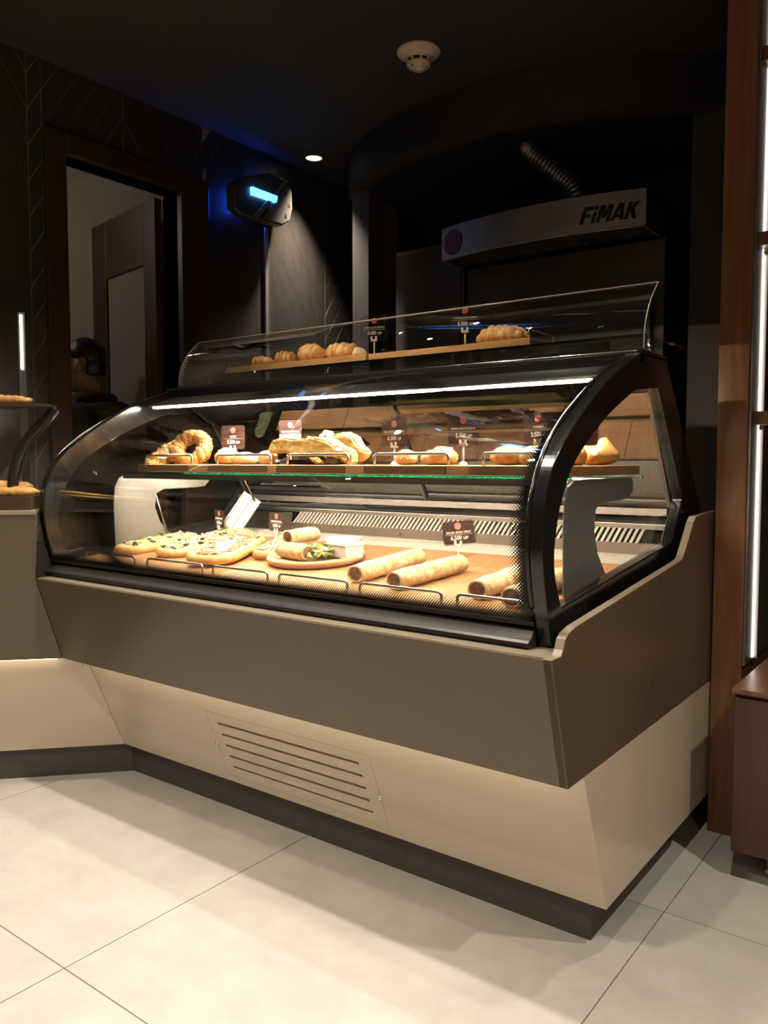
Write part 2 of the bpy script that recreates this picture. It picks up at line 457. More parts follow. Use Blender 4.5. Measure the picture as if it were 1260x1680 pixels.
# corridor behind the doorway
struct(obj('wall_corridor_side', bx(-5.3, WX - .13, 2.905, 3.0, 0, 2.95), 'wall_corridor'))
struct(obj('wall_corridor_end', bx(-5.4, -5.3, .6, 3.0, 0, 2.95), 'wall_corridor'))
struct(obj('wall_corridor_near', bx(-5.3, WX - .13, .6, .7, 0, 2.95), 'wall_corridor'))
struct(obj('ceiling_corridor', bx(-5.4, WX - .125, .6, 3.0, 2.95, 3.0), 'plastic_white'))
# the rest of the room
struct(obj('wall_back', bx(-3.47, 2.6, 4.95, 5.05, 0, CEIL), 'wall_dark'))
struct(obj('wall_right', bx(2.5, 2.6, -3.6, 4.95, 0, CEIL), 'wall_room'))
struct(obj('wall_front', bx(-3.47, 2.6, -3.7, -3.6, 0, CEIL), 'wall_room'))
# curved bulkhead over the oven niche, its post and pier
ARC = catmull([(-3.06, 3.72), (-2.93, 3.60), (-2.70, 3.45), (-2.367, 3.345), (-1.957, 3.30), (-1.655, 3.36), (-1.383, 3.461), (-1.143, 3.60), (-.90, 3.80), (-.7, 3.99)], 5)
BZ = 2.775
arc_in = [(p.x + (.0), p.y + .12) for p in ARC]
struct(obj('trim_1', pr([(p.x, p.y) for p in ARC] + arc_in[::-1], BZ, CEIL - .001, 2), 'wall_dark'))
pa = P(578, 420, 1, 3.66); pb = P(605, 420, 1, 3.66)
struct(obj('trim_2', bx(pa.x, pb.x, 3.66, 3.80, 0, BZ), 'pier', bevel=.003))
pc = P(1131, 450, 1, 3.78)
struct(obj('trim_3', bx(pc.x, -.45, 3.78, 4.9, 0, CEIL - .002), 'pier'))
# wooden pillar at the right
struct(obj('trim_4', bx(-.738, -.642, 2.80, 3.25, 0, CEIL - .001), 'pillar_wood', bevel=.004))

# ------------------------------------------------------------------ ceiling lights and detector
def downlight(x, y, power, cone, blend, rad, label, disc='lamp_disc', col=WARM):
    t = thing('downlight', label, 'ceiling light', (x, y, CEIL - .0005), group='recessed ceiling downlights')
    b = new(); lathe(b, [(.062, 0), (.062, -.006), (.05, -.008), (.046, -.002)], 32); obj('trim_ring', b, 'black_satin' if power > 30 else 'plastic_white', t, True)
    b = new(); lathe(b, [(.047, -.004), (0, -.004)], 32); obj('lamp_lens', b, disc, t)
    l = bpy.data.lights.new('downlight_lamp', 'SPOT'); l.energy = power; l.color = col; l.spot_size = R(cone); l.spot_blend = blend; l.shadow_soft_size = rad
    lo = link(bpy.data.objects.new('downlight_lamp', l), t); lo.location = (0, 0, -.012)
    return t
_lab = ['over the counter front', 'over the left counter corner', 'over the right end of the counter', 'over the middle of the shop floor', 'over the right of the shop floor', 'over the left of the shop floor', 'above the left half of the display case', 'above the right half of the display case', 'added near the far end of the shop to light it for reflections', 'added near the right shop wall to light it for reflections']
for a, q in zip(DOWNLIGHTS, _lab): downlight(*a, 'black rimmed recessed ceiling downlight ' + q)
wp = P(515, 258, 2, CEIL)
downlight(wp.x, wp.y, 340, 76, 1.0, .03, 'round white ceiling downlight close to the dark plank wall', 'lamp_disc_dim', (1, .86, .72))
def corridor_fill_lamp():  # unseen lamp added to brighten the corridor and the person
    t = thing('corridor_fill_lamp', 'round ceiling lamp added to brighten the corridor beyond the doorway', 'ceiling light', (-4.75, 1.7, 2.9495))
    b = new(); lathe(b, [(0, 0), (.12, 0), (.12, -.03), (.10, -.05), (0, -.055)], 32); obj('shade', b, 'lamp_disc_dim', t, True)
    l = bpy.data.lights.new('corridor_fill_bulb', 'POINT'); l.energy = 8; l.color = (1, .84, .68); l.shadow_soft_size = .1
    lo = link(bpy.data.objects.new('corridor_fill_bulb', l), t); lo.location = (0, 0, -.12)
corridor_fill_lamp()
dp = P(687, 84, 2, CEIL)
t = thing('smoke_detector', 'cream round smoke detector hanging below the dark ceiling', 'smoke detector', (dp.x, dp.y, CEIL))
b = new(); lathe(b, [(0, 0), (.092, 0), (.094, -.006), (.088, -.014), (.066, -.022), (.056, -.027), (.053, -.040)], 40); obj('base', b, 'plastic_cream', t, True)
b = new(); lathe(b, [(.044, -.036), (.044, -.052)], 32); obj('sensor_slot', b, 'hole', t, True)
for k in range(8):
    obj('slot_rib', box(new(), .042, .051, -.005, .005, -.054, -.036, Matrix.Rotation(2 * math.pi * k / 8, 4, 'Z')), 'plastic_cream', t)
b = new(); lathe(b, [(0, -.051), (.051, -.051), (.052, -.056), (.044, -.066), (.026, -.071), (.024, -.079), (0, -.081)], 36); obj('sensor_cap', b, 'plastic_cream', t, True)
for k in range(3):
    a = 2 * math.pi * k / 3 + .3; obj('cap_vent', icos(new(), (.035 * math.cos(a), .035 * math.sin(a), -.067), .007, 1, (1, 1, .5)), 'tray_dark', t)

# ------------------------------------------------------------------ main counter
XL, XR = -2.775, -.743
DEPTH_B = 2.84
ct = thing('counter', 'taupe and cream counter base under the curved glass display case', 'counter', (-1.76, 2.3, 0))
def W(name, bm, mat, par=None, **k): return obj(name, bm, mat, par or ct, world=True, **k)
def miter(y): return -2.775 + .12 * (y - 1.68)
def front_slab(y0, z0, y1, z1, th, x1):
    pts = []
    for (y, z) in ((y0, z0), (y1, z1)):
        for dy in (0, th):
            pts += [(miter(y + dy), y + dy, z), (x1, y + dy, z)]
    b = new(); poly(b, pts, [(0, 1, 3, 2), (4, 6, 7, 5), (0, 4, 5, 1), (2, 3, 7, 6), (0, 2, 6, 4), (1, 5, 7, 3)]); return b
W('fascia', front_slab(1.582, .823, 1.676, .511, .02, XR - .0012), 'taupe', bevel=.0015)
W('ledge', bx(-2.80, XR - .024, 1.603, 1.72, .803, .823), 'taupe_edge', bevel=.002)
W('soffit', bx(-2.78, XR - .02, 1.70, 1.80, .512, .522), 'taupe')
# cream panel with five vent slots cut as real openings
def cream_panel():
    zt, zb, yt, yb = .5112, .12, 1.764, 1.919
    dirv = Vector((0, yb - yt, zb - zt)); L_ = dirv.length; dirv.normalize()
    def pt(x, s, off=0):
        n = Vector((0, -dirv.z, dirv.y)); n = n if n.y < 0 else -n
        q = Vector((x, yt, zt)) + dirv * s - n * off
        return q
    # slot ends measured on the panel
    gx = [(P(360, 1188, 1, 1.80), P(590, 1250, 1, 1.80)), None]
    rows = []
    px = [((360, 1188), (590, 1252)), ((365, 1207), (595, 1272)), ((371, 1225), (600, 1292)), ((376, 1242), (605, 1311)), ((381, 1259), (610, 1330))]
    nrm = Vector((0, -dirv.z, dirv.y)); nrm = nrm if nrm.y < 0 else -nrm
    def hit(x, y):
        r = _fw * FPX + _rt * (x - 630) - _up * (y - 840)
        tt = (Vector((0, yt, zt)) - CC).dot(nrm) / r.dot(nrm); q = CC + r * tt
        return q.x, (q - Vector((q.x, yt, zt))).dot(dirv)
    for a, c in px:
        xa, sa = hit(*a); xb, sb = hit(*c); rows.append((xa, xb, (sa + sb) / 2))
    s0 = sum(r_[2] for r_ in rows) / 5; st = (rows[-1][2] - rows[0][2]) / 4
    xa = sum(r_[0] for r_ in rows) / 5; xb = sum(r_[1] for r_ in rows) / 5
    return pt, L_, hit, [(xa, xb, s0 + (i - 2) * st) for i in range(5)], nrm, dirv
pt, CL, hit, rows, CN, CDV = cream_panel()
hs = .0052
def slab_s(x0a, x0b, x1a, x1b, sa, sb, th=.016, off=0):
    b = new(); p = [pt(x0a, sa, off), pt(x1a, sa, off), pt(x1b, sb, off), pt(x0b, sb, off)]; q = [v - CN * th for v in p]
    poly(b, p + q, [(0, 1, 2, 3), (7, 6, 5, 4), (0, 4, 5, 1), (1, 5, 6, 2), (2, 6, 7, 3), (3, 7, 4, 0)]); return b
def mx_(s): return miter(1.764 + .155 * s / CL) - .002
xa, xb = rows[0][0], rows[0][1]
lp = thing  # alias unused
b = new()
def addslab(b, x0a, x0b, x1a, x1b, sa, sb, th=.016, off=0):
    p = [pt(x0a, sa, off), pt(x1a, sa, off), pt(x1b, sb, off), pt(x0b, sb, off)]; q = [v - CN * th for v in p]
    poly(b, p + q, [(0, 1, 2, 3), (7, 6, 5, 4), (0, 4, 5, 1), (1, 5, 6, 2), (2, 6, 7, 3), (3, 7, 4, 0)])
g0, g1 = xa - .045, xb + .05; t0, t1 = rows[0][2] - .042, rows[4][2] + .045
xr = XR - .0012
addslab(b, mx_(0), mx_(CL), g0, g0, 0, CL); addslab(b, g1, g1, xr, xr, 0, CL)
addslab(b, g0, g0, g1, g1, 0, t0 - .0012); addslab(b, g0, g0, g1, g1, t1 + .0012, CL)
W('lower_panel', b, 'cream')
b = new(); ps = t0
g0 += .0012; g1 -= .0012
for (a_, c_, s_) in rows:
    addslab(b, g0, g0, g1, g1, ps, s_ - hs); addslab(b, g0, g0, a_, a_, s_ - hs, s_ + hs); addslab(b, c_, c_, g1, g1, s_ - hs, s_ + hs); ps = s_ + hs
addslab(b, g0, g0, g1, g1, ps, t1)
vg = W('vent_cover', b, 'cream')
b = new(); addslab(b, g0 - .01, g0 - .01, g1 + .01, g1 + .01, t0 - .01, t1 + .01, .004, .03); W('vent_backing', b, 'slot', vg)
for s_, x_ in ((rows[2][2], g0 + .002), (rows[2][2] + .02, g1 - .002)):
    q = pt(x_, s_, -.002); b = new(); icos(b, q, .008, 2, (1, .6, 1)); W('screw', b, 'chrome', vg, smooth=True)
# side panels
SIDE = [(1.582, .823), (1.63, .823), (1.641, .835), (1.651, .857), (1.67, .868), (1.706, .876), (2.455, .951), (2.485, .958), (2.538, 1.011), (2.585, 1.062), (2.61, 1.076), (DEPTH_B, 1.083), (DEPTH_B, .511), (1.676, .511)]
W('side_panel', pr(SIDE, XR - .022, XR), 'taupe', bevel=.0012)
b = new()   # light edge band running along the top of the side panel
prev = None
for (y, z) in SIDE[:12]:
    cur = (Vector((XR - .022, y, z + .0012)), Vector((XR - .001, y, z + .0012)))
    if prev: poly(b, [prev[0], prev[1], cur[1], cur[0], *[p - Vector((0, 0, .001)) for p in (prev[0], prev[1], cur[1], cur[0])]], [(0, 1, 2, 3), (7, 6, 5, 4), (0, 4, 5, 1), (2, 6, 7, 3)])
    prev = cur
W('edge_band', b, 'taupe_edge')
W('lower_side_panel', pr([(1.764, .5105), (DEPTH_B, .5105), (DEPTH_B, .12), (1.919, .12)], XR - .018, XR), 'cream', bevel=.001)
W('side_panel', pr([(1.60, .80), (2.5, .94), (2.8, 1.0), (2.8, .12), (1.93, .12)], -2.80, -2.78), 'taupe')
b = new(); box(b, -2.79, -.80, 1.957, 1.975, 0, .125); W('plinth', b, 'plinth')
b = new(); box(b, -.818, -.80, 1.9755, 2.62, 0, .125); W('plinth', b, 'plinth')
W('rear_panel', bx(-2.78, XR - .023, 2.78, 2.80, .12, 1.05), 'taupe')
W('floor_panel', bx(-2.77, XR - .02, 1.925, 2.78, .125, .137), 'taupe')
W('led_strip', bx(-2.70, XR - .05, 1.706, 1.722, .506, .5115), 'led_base')

# ------------------------------------------------------------------ corner counter at the left
DV = Vector((-.68, -.733, 0)).normalized(); NV = Vector((.733, -.68, 0)).normalized()   # along / outward
cc = thing('corner_counter', 'angled taupe and cream counter running off the left side', 'counter', (-3.15, 1.4, 0))
def lc(y, z, s):            # profile given as the matching depth on the main counter
    q = Vector((miter(y), y, z)); return q + DV * s
def left_slab(prof, s1=.40, back=.0, s0=0.002):
    b = new(); n = len(prof)
    poly(b, [lc(y, z, s0) - NV * o for y, z, o in prof] + [lc(y, z, s1) - NV * o for y, z, o in prof], [tuple(range(n)), tuple(range(2 * n - 1, n - 1, -1))] + [(i, (i + 1) % n, n + (i + 1) % n, n + i) for i in range(n)])
    return b
b = new(); fo = [(1.510, 1.060, -.075), (1.582, .823, .002), (1.676, .511, .002), (1.676, .511, .70), (1.510, 1.060, .70)]
poly(b, [lc(*q) for q in fo] + [lc(*q) - NV * .022 for q in fo], [(0, 1, 2, 3, 4), (9, 8, 7, 6, 5)] + [(i, (i + 1) % 5, 5 + (i + 1) % 5, 5 + i) for i in range(5)])
W('fascia', b, 'taupe', cc)
b = new(); wo = [(-.075, -.004), (.70, -.004), (.70, .06), (.40, .30), (-.02, .30)]
poly(b, [lc(1.510, 1.0605, s) - NV * o for s, o in wo] + [lc(1.510, 1.072, s) - NV * o for s, o in wo], [(4, 3, 2, 1, 0), (5, 6, 7, 8, 9)] + [(i, (i + 1) % 5, 5 + (i + 1) % 5, 5 + i) for i in range(5)])
W('worktop', b, 'taupe_edge', cc)
W('soffit', left_slab([(1.676, .5125, .01), (1.676, .522, .01), (1.676, .522, .10), (1.676, .5125, .10)], s1=.68), 'taupe', cc)
W('lower_panel', left_slab([(1.764, .5112, 0), (1.919, .12, 0), (1.919, .12, .018), (1.764, .5112, .018)], s1=.68), 'cream', cc)
W('plinth', left_slab([(1.957, .125, 0), (1.957, 0, 0), (1.957, 0, .018), (1.957, .125, .018)], s1=.68), 'plinth', cc)
W('led_strip', left_slab([(1.706, .506, 0), (1.706, .5115, 0), (1.706, .5115, .015), (1.706, .506, .015)], s1=.68, s0=.05), 'led_base', cc)
W('rear_panel', left_slab([(1.510, 1.06, .28), (1.510, .1, .28), (1.510, .1, .297), (1.510, 1.06, .297)]), 'taupe', cc)

# ------------------------------------------------------------------ curved glass display case
GX0, GX1 = -2.845, -.80
dc = thing('display_case', 'long black framed bakery display case with curved front glass', 'display case', (-1.82, 2.2, .823))
def D(name, bm, mat, par=None, **k): return obj(name, bm, mat, par or dc, world=True, **k)
CURVE = catmull([(1.690, .862), (1.662, .930), (1.648, 1.0), (1.642, 1.066), (1.655, 1.165), (1.711, 1.264), (1.802, 1.342), (1.915, 1.410), (2.035, 1.470), (2.14, 1.513), (2.235, 1.545)], 10)
def off_curve(c, d):
    o = []
    for i, p in enumerate(c):
        t = (c[min(i + 1, len(c) - 1)] - c[max(i - 1, 0)]).normalized(); o.append(Vector((p.x + t.y * d, p.y - t.x * d)))
    return o
def sheet(x0, x1, cv, th):
    inn = off_curve(cv, th); n = len(cv)
    return pr([(p.x, p.y) for p in cv] + [(p.x, p.y) for p in inn[::-1]], x0, x1, 0)
gi = off_curve(CURVE, .006)
fg_ = D('front_glass', sheet(GX0 + .01, GX1 - .012, CURVE, .006), 'glass', smooth=False)
for p in fg_.data.polygons: p.use_smooth = len(p.vertices) == 4
# printed dot bands on the inside of the front glass
def band(name, pts_uv, mat):
    me = bpy.data.meshes.new(name); V = []; F = []; UV = []
    for q in pts_uv:
        i = len(V); V += [p for p, _ in q]; UV += [u for _, u in q]; F.append(tuple(range(i, i + len(q))))
    me.from_pydata(V, [], F); me.materials.append(MATS[mat]); ul = me.uv_layers.new(name='UVMap')
    for l in me.loops: ul.data[l.index].uv = UV[l.vertex_index]
    o = link(bpy.data.objects.new(name, me), dc); o.location = -Vector(dc.location); return o
ic = off_curve(CURVE, .0075); s_acc = [0]
for a, c in zip(ic, ic[1:]): s_acc.append(s_acc[-1] + (c - a).length)
qs = []
for i in range(len(ic) - 1):
    v0, v1 = s_acc[i] - .018, s_acc[i + 1] - .018
    if v1 < 0 or v0 > .05: continue
    qs.append([((x, ic[k].x, ic[k].y), (x, max(v, 0.0))) for x, k, v in ((GX0 + .02, i, v0), (GX1 - .02, i, v0), (GX1 - .02, i + 1, v1), (GX0 + .02, i + 1, v1))])
band('dot_print', qs, 'frit_bottom')
for (xe, sg) in ((GX1 - .034, -1),):
    qs = []
    for i in range(len(ic) - 1):
        qs.append([((xe + sg * d, ic[k].x + .0004, ic[k].y), (s_acc[k], d)) for d, k in ((0, i), (.062, i), (.062, i + 1), (0, i + 1))])
    band('dot_print', qs, 'frit_side')
# end frames
GIN = [(1.742, .910), (1.707, .991), (1.704, 1.061), (1.734, 1.152), (1.805, 1.246), (1.949, 1.337), (2.06, 1.39), (2.20, 1.445), (2.388, 1.464), (2.638, 1.128), (2.532, .999)]
GOUT = [(1.690, .826), (1.652, .974), (1.640, 1.066), (1.654, 1.165), (1.711, 1.264), (1.862, 1.376), (2.035, 1.472), (2.242, 1.553), (2.45, 1.556), (2.85, 1.084), (2.60, .944)]
GOUT_B = GOUT[:8] + [(2.425, 1.556), (2.70, 1.118), (2.56, .955)]
def dense(pl, cv):      # smooth the curved front of a frame outline
    c = catmull(pl[:8], 12); return [(p.x, p.y) for p in c] + pl[8:]
for x0, x1, nm in ((-.829, -.795, 'end_frame'), (-2.852, -2.822, 'end_frame')):
    b = new(); ring_prism(b, dense(GOUT, 0), dense(GIN, 0), x0, x1); D(nm, b, 'black_gloss', bevel=.003)
    xm = (x0 + x1) / 2
    D('end_glass', pr([(y, z) for y, z in dense(GIN, 0)], xm - .003, xm + .003), 'glass')
# bright bead along the glass edge at the left end
b = new(); tube(b, [(-2.853, p.x + .004, p.y - .001) for p in CURVE], .0022, 6); D('glass_bead', b, 'steel', smooth=True)
b = new(); tube(b, [(-.834, p.x + .002, p.y) for p in CURVE[8:]], .006, 8); D('frame_bead', b, 'black_gloss', smooth=True)
# base rail under the front glass
D('base_rail', pr([(1.702, .868), (1.684, .868), (1.670, .862), (1.660, .848), (1.648, .842), (1.644, .830), (1.652, .8235), (1.715, .8235)], GX0 + .012, -.83), 'rail_grey', bevel=.0015)
b = new(); prism(b, [(1.684, .868), (1.668, .874), (1.668, .884), (1.698, .876), (1.698, .868)], GX0 + .012, -.83); D('base_gasket', b, 'black_satin')
b = new(); prism(b, [(1.648, .842), (1.6425, .838), (1.6425, .832), (1.648, .830)], GX0 + .012, -.83); D('base_gasket', b, 'black_satin')
# body tub below the deck
D('tub', pr([(1.70, .8245), (2.62, .93), (2.70, .96), (2.70, .92), (1.72, .800)], GX0 + .035, -.832), 'white_enamel')
def zd(y): return .885 + .0735 * (y - 1.70)
D('rear_deck', pr([(2.405, zd(2.405) - .012), (2.405, zd(2.405) - .004), (2.56, .952), (2.56, .94)], GX0 + .035, -.832), 'white_enamel')
D('rear_panel', pr([(2.555, .95), (2.555, .988), (2.565, .988), (2.565, .95)], GX0 + .035, -.832), 'steel')
for xx in (-2.30, -1.85, -1.05):
    b = new(); icos(b, (xx, 2.554, .968), .007, 1); D('screw', b, 'steel_dark', smooth=True)
D('grille_backing', pr([(2.60, .985), (2.64, 1.035), (2.645, 1.033), (2.605, .983)], GX0 + .035, -.832), 'hole')
b = new(); xg = -2.42; 
while xg < -.9:
    prism(b, [(2.556, .988), (2.592, 1.032), (2.597, 1.029), (2.561, .985)], xg, xg + .0095, 0, Matrix.Shear('XY', 4, (0, 0)) if False else None); xg += .0195
for v in b.verts: v.co.x += (v.co.z - .985) * .25
stuff(D('grille_slats', b, 'white_enamel'))
D('grille_plate', bx(-2.80, -2.43, 2.556, 2.562, .988, 1.03), 'steel')
D('sill', pr([(2.592, 1.030), (2.592, 1.048), (2.612, 1.056), (2.70, 1.06), (2.70, 1.03)], GX0 + .035, -.832), 'steel', bevel=.002)
D('sill_rail', pr([(2.60, 1.075), (2.60, 1.098), (2.615, 1.098), (2.615, 1.075)], GX0 + .035, -.832), 'steel_dark')
# rear sliding doors, two leaves of half mirrored glass
for x0, x1, o in ((-2.80, -1.78, 0), (-1.83, -.835, .012)):
    rd = D('rear_door', pr([(2.640 + o, 1.10), (2.415 + o, 1.455), (2.421 + o, 1.458), (2.646 + o, 1.103)], x0, x1), 'mirror_glass')
    for xs in (x0, x1 - .012): D('door_stile', pr([(2.638 + o, 1.10), (2.413 + o, 1.455), (2.423 + o, 1.46), (2.648 + o, 1.105)], xs, xs + .012), 'steel_dark', rd)
D('hinge_cap', bx(-.836, -.83, 2.36, 2.372, 1.2, 1.21), 'steel')
# glass shelf, its cheeks and rods
D('shelf', bx(-2.80, -.838, 1.885, 2.39, 1.204, 1.212), 'glass_green')
D('shelf_edge', bx(-2.80, -.838, 1.8835, 1.8848, 1.204, 1.212), 'glass_edge')
CH = [(1.905, .90), (1.899, 1.077), (1.905, 1.150), (1.925, 1.185), (1.96, 1.200), (2.03, 1.203), (2.37, 1.203), (2.385, 1.19), (2.385, 1.165), (2.36, 1.143), (2.30, 1.138), (2.14, 1.136), (2.105, 1.12), (2.095, 1.063), (2.12, 1.0), (2.19, .925)]
for x0 in (-.868, -2.763):
    D('shelf_cheek', pr(CH, x0, x0 + .004), 'cheek_grey', bevel=.001)
for a, c in ((P(249, 790, 1, 2.10), P(277, 884, 1, 2.15)), (P(400, 785, 1, 2.36), P(418, 822, 1, 2.45))):
    b = new(); tube(b, [a, c], .004, 8); D('shelf_rod', b, 'chrome', smooth=True)
# top rail with its lamp
D('top_rail', pr([(2.225, 1.520), (2.232, 1.552), (2.248, 1.562), (2.45, 1.562), (2.45, 1.545), (2.27, 1.545), (2.255, 1.520)], -2.852, -.795), 'black_gloss', bevel=.002)
b = new(); tube(b, [(-2.852, 2.238, 1.5575), (-.815, 2.238, 1.5575), (-.80, 2.25, 1.5575)], .0025, 6); D('rail_bead', b, 'chrome', smooth=True)
D('lamp_channel', pr([(2.225, 1.5195), (2.095, 1.479), (2.088, 1.4725), (2.125, 1.4725), (2.255, 1.5195)], -2.79, -.84), 'steel')
D('led_strip', bx(-2.76, -.85, 2.094, 2.118, 1.466, 1.472), 'led_case')
D('lamp_channel', bx(-2.74, -.872, 1.930, 1.934, 1.184, 1.2035), 'steel_dark')
D('led_strip', bx(-2.72, -.88, 1.937, 1.952, 1.1965, 1.2025), 'led_shelf')  # unseen strip added to light the wrap fronts, hidden behind the lip
D('led_strip', bx(-2.72, -.88, 2.20, 2.212, 1.1975, 1.2025), 'led_shelf')
# upper glass shelf with its curved guard
for x0 in (-2.80, -1.45, -.87):
    b = new(); tube(b, [(x0 + .04, 2.40, 1.560), (x0 + .04, 2.40, 1.600)], .009, 12); D('stand_off', b, 'chrome', smooth=True)
D('upper_shelf', bx(-2.81, -.795, 2.275, 2.62, 1.600, 1.608), 'glass_green')
D('shelf_edge', bx(-2.81, -.795, 2.2738, 2.2748, 1.600, 1.608), 'glass_edge')
GU = catmull([(2.268, 1.566), (2.270, 1.612), (2.286, 1.660), (2.322, 1.715), (2.378, 1.768)], 4)
us = D('upper_guard', sheet(-2.81, -.80, GU, .005), 'glass')
for p in us.data.polygons: p.use_smooth = len(p.vertices) == 4
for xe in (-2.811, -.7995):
    b = new(); tube(b, [(xe, p.x + .0015, p.y) for p in GU], .0018, 6); D('guard_edge', b, 'rim_highlight', us, smooth=True)
b = new(); tube(b, [(-2.81, GU[-1].x, GU[-1].y), (-.80, GU[-1].x, GU[-1].y)], .0022, 6); D('guard_edge', b, 'rim_highlight', us, smooth=True)
for xx, yy in ((-.86, 2.33), (-.815, 2.56)):
    b = new(); lathe(b, [(0, 0), (.012, 0), (.012, .006), (.005, .010), (0, .010)], 16, (xx, yy, 1.608)); D('clamp_knob', b, 'chrome', smooth=True)

# ------------------------------------------------------------------ trays with front rails
def rail_mesh(x0, x1, y, z0, h, r=.0042):
    b = new(); tube(b, round_path([(x0, y, z0), (x0, y, z0 + h), (x1, y, z0 + h), (x1, y, z0)], .014), r, 8); return b
low = [(-2.745, -2.356, -2.68, -2.385), (-2.354, -2.004, -2.315, -2.03), (-2.002, -1.712, -1.98, -1.735), (-1.710, -1.404, -1.687, -1.425), (-1.402, -1.092, -1.380, -1.114), (-1.090, -.872, -1.067, -.885)]
lowl = ['under the leftmost flatbread', 'under the olive flatbread', 'under the tomato flatbread', 'under the round plate', 'under the pair of rolled wraps', 'beside the right end frame']
for (x0, x1, r0, r1), lb in zip(low, lowl):
    t = thing('deck_tray', 'long wooden deck tray with steel rail ' + lb, 'tray', ((x0 + x1) / 2, 2.05, zd(2.05) - .014), group='wooden trays on the case deck')
    obj('board', pr([(1.70, zd(1.70) - .014), (1.70, zd(1.70)), (2.40, zd(2.40)), (2.40, zd(2.40) - .014)], x0, x1), 'deck_wood', t, world=True, bevel=.001)
    obj('rail', rail_mesh(r0, r1, 1.722, zd(1.722), .031), 'steel', t, True, world=True)
up = [(-2.585, -2.195, -2.565, -2.30), (-2.192, -1.862, -2.165, -1.905), (-1.859, -1.50, -1.83, -1.575), (-1.497, -1.138, -1.475, -1.215), (-1.135, -.845, -1.105, -.88)]
upl = ['holding the sesame rings', 'holding two small buns', 'holding the folded yellow flatbreads', 'holding the seeded bun', 'at the right end of the glass shelf']
for (x0, x1, r0, r1), lb in zip(up, upl):
    t = thing('shelf_tray', 'narrow wooden shelf tray with steel rail ' + lb, 'tray', ((x0 + x1) / 2, 2.05, 1.2125), group='wooden trays on the glass shelf')
    obj('board', bx(x0, x1, 1.888, 2.385, 1.2125, 1.238), 'shelf_wood', t, world=True, bevel=.0015)
    obj('front_strip', bx(x0 + .004, r1 + .005, 1.884, 1.8878, 1.2135, 1.237), 'strip_dark', t, world=True)  # darker strip on the tray front below the rail
    obj('rail', rail_mesh(r0, r1, 1.91, 1.238, .034), 'steel', t, True, world=True)
# boards on the top shelf
tl, tr_ = P(369, 600, 1, 2.30).x, P(600, 577, 1, 2.30).x
rr = P(867, 546, 1, 2.30).x
t = thing('top_tray', 'wooden tray with chrome handle carrying four croissants on the top shelf', 'tray', ((tl + tr_) / 2, 2.4, 1.6085), group='wooden trays on the top shelf')
obj('board', bx(tl, tr_, 2.30, 2.50, 1.6085, 1.634), 'shelf_wood', t, world=True, bevel=.0015)
b = new(); tube(b, round_path([(tl + .012, 2.315, 1.634), (tl + .012, 2.315, 1.66), (tl + .012, 2.485, 1.66), (tl + .012, 2.485, 1.634)], .014), .0035, 8); obj('handle', b, 'steel', t, True, world=True)
t = thing('top_tray', 'longer wooden tray carrying one braided loaf on the top shelf', 'tray', ((rr + tr_) / 2, 2.4, 1.6085), group='wooden trays on the top shelf')
obj('board', bx(tr_ + .004, rr, 2.31, 2.52, 1.6085, 1.634), 'shelf_wood', t, world=True, bevel=.0015)
b = new(); tube(b, round_path([(rr - .012, 2.325, 1.634), (rr - .012, 2.325, 1.665), (rr - .012, 2.505, 1.665), (rr - .012, 2.505, 1.634)], .014), .0035, 8); obj('handle', b, 'steel', t, True, world=True)

# ------------------------------------------------------------------ bread
def nz(p, s, seed): return noise.noise(Vector(p) * s + Vector((seed * 7.13, seed * 3.7, seed * 1.9)))
def bun_bm(rx, ry, h, seed, amp=.08, fr=22):
    b = new(); bmesh.ops.create_uvsphere(b, u_segments=32, v_segments=18, radius=1)
    for v in b.verts:
        c = v.co; z = c.z
        k = 1 + amp * nz(c, 1.6, seed) + amp * .4 * nz(c, 4.5, seed + 3)
        x, y = c.x * rx * k, c.y * ry * k
        zz = h * (.42 + .58 * z * k) if z > -.5 else h * (.42 - .58 * .5) + (z + .5) * h * .26
        v.co = Vector((x, y, max(0, zz)))
    return b
def bun(name, label, x, y, z, rx, ry, h, seed, mat='bread', amp=.08, rot=0, seeds=0, group='breads in the display case', fold=False):
    t = thing(name, label, 'bread', (x, y, z + .0005), (0, 0, rot), group)
    bb = bun_bm(rx, ry, h, seed, amp)
    if fold:
        for v in bb.verts:
            v.co.z *= 1 + .13 * math.sin(v.co.x / rx * 4.5 + v.co.y / ry * 2) * (1 if v.co.z > .3 * h else .2)
    pts = [(v.co.copy(), v.normal.copy()) for v in bb.verts if v.co.z > h * .45]
    obj('crust', bb, mat, t, True)
    if seeds:
        rnd = random.Random(seed); b = new(); bb2 = bun_bm(rx, ry, h, seed, amp); bb2.normal_update()
        cand = [(v.co.copy(), v.normal.copy()) for v in bb2.verts if v.co.z > h * .35]; bb2.free()
        for _ in range(seeds):
            c, n = rnd.choice(cand); c = c + Vector((rnd.uniform(-.004, .004), rnd.uniform(-.004, .004), 0))
            q = n.to_track_quat('Z', 'Y').to_matrix() @ Matrix.Rotation(rnd.uniform(0, 6.28), 3, 'Z')
            octa(b, c + n * .0008, (.0034, .0021, .0016), q)
        stuff(obj('sesame', b, 'sesame', t))
    return t
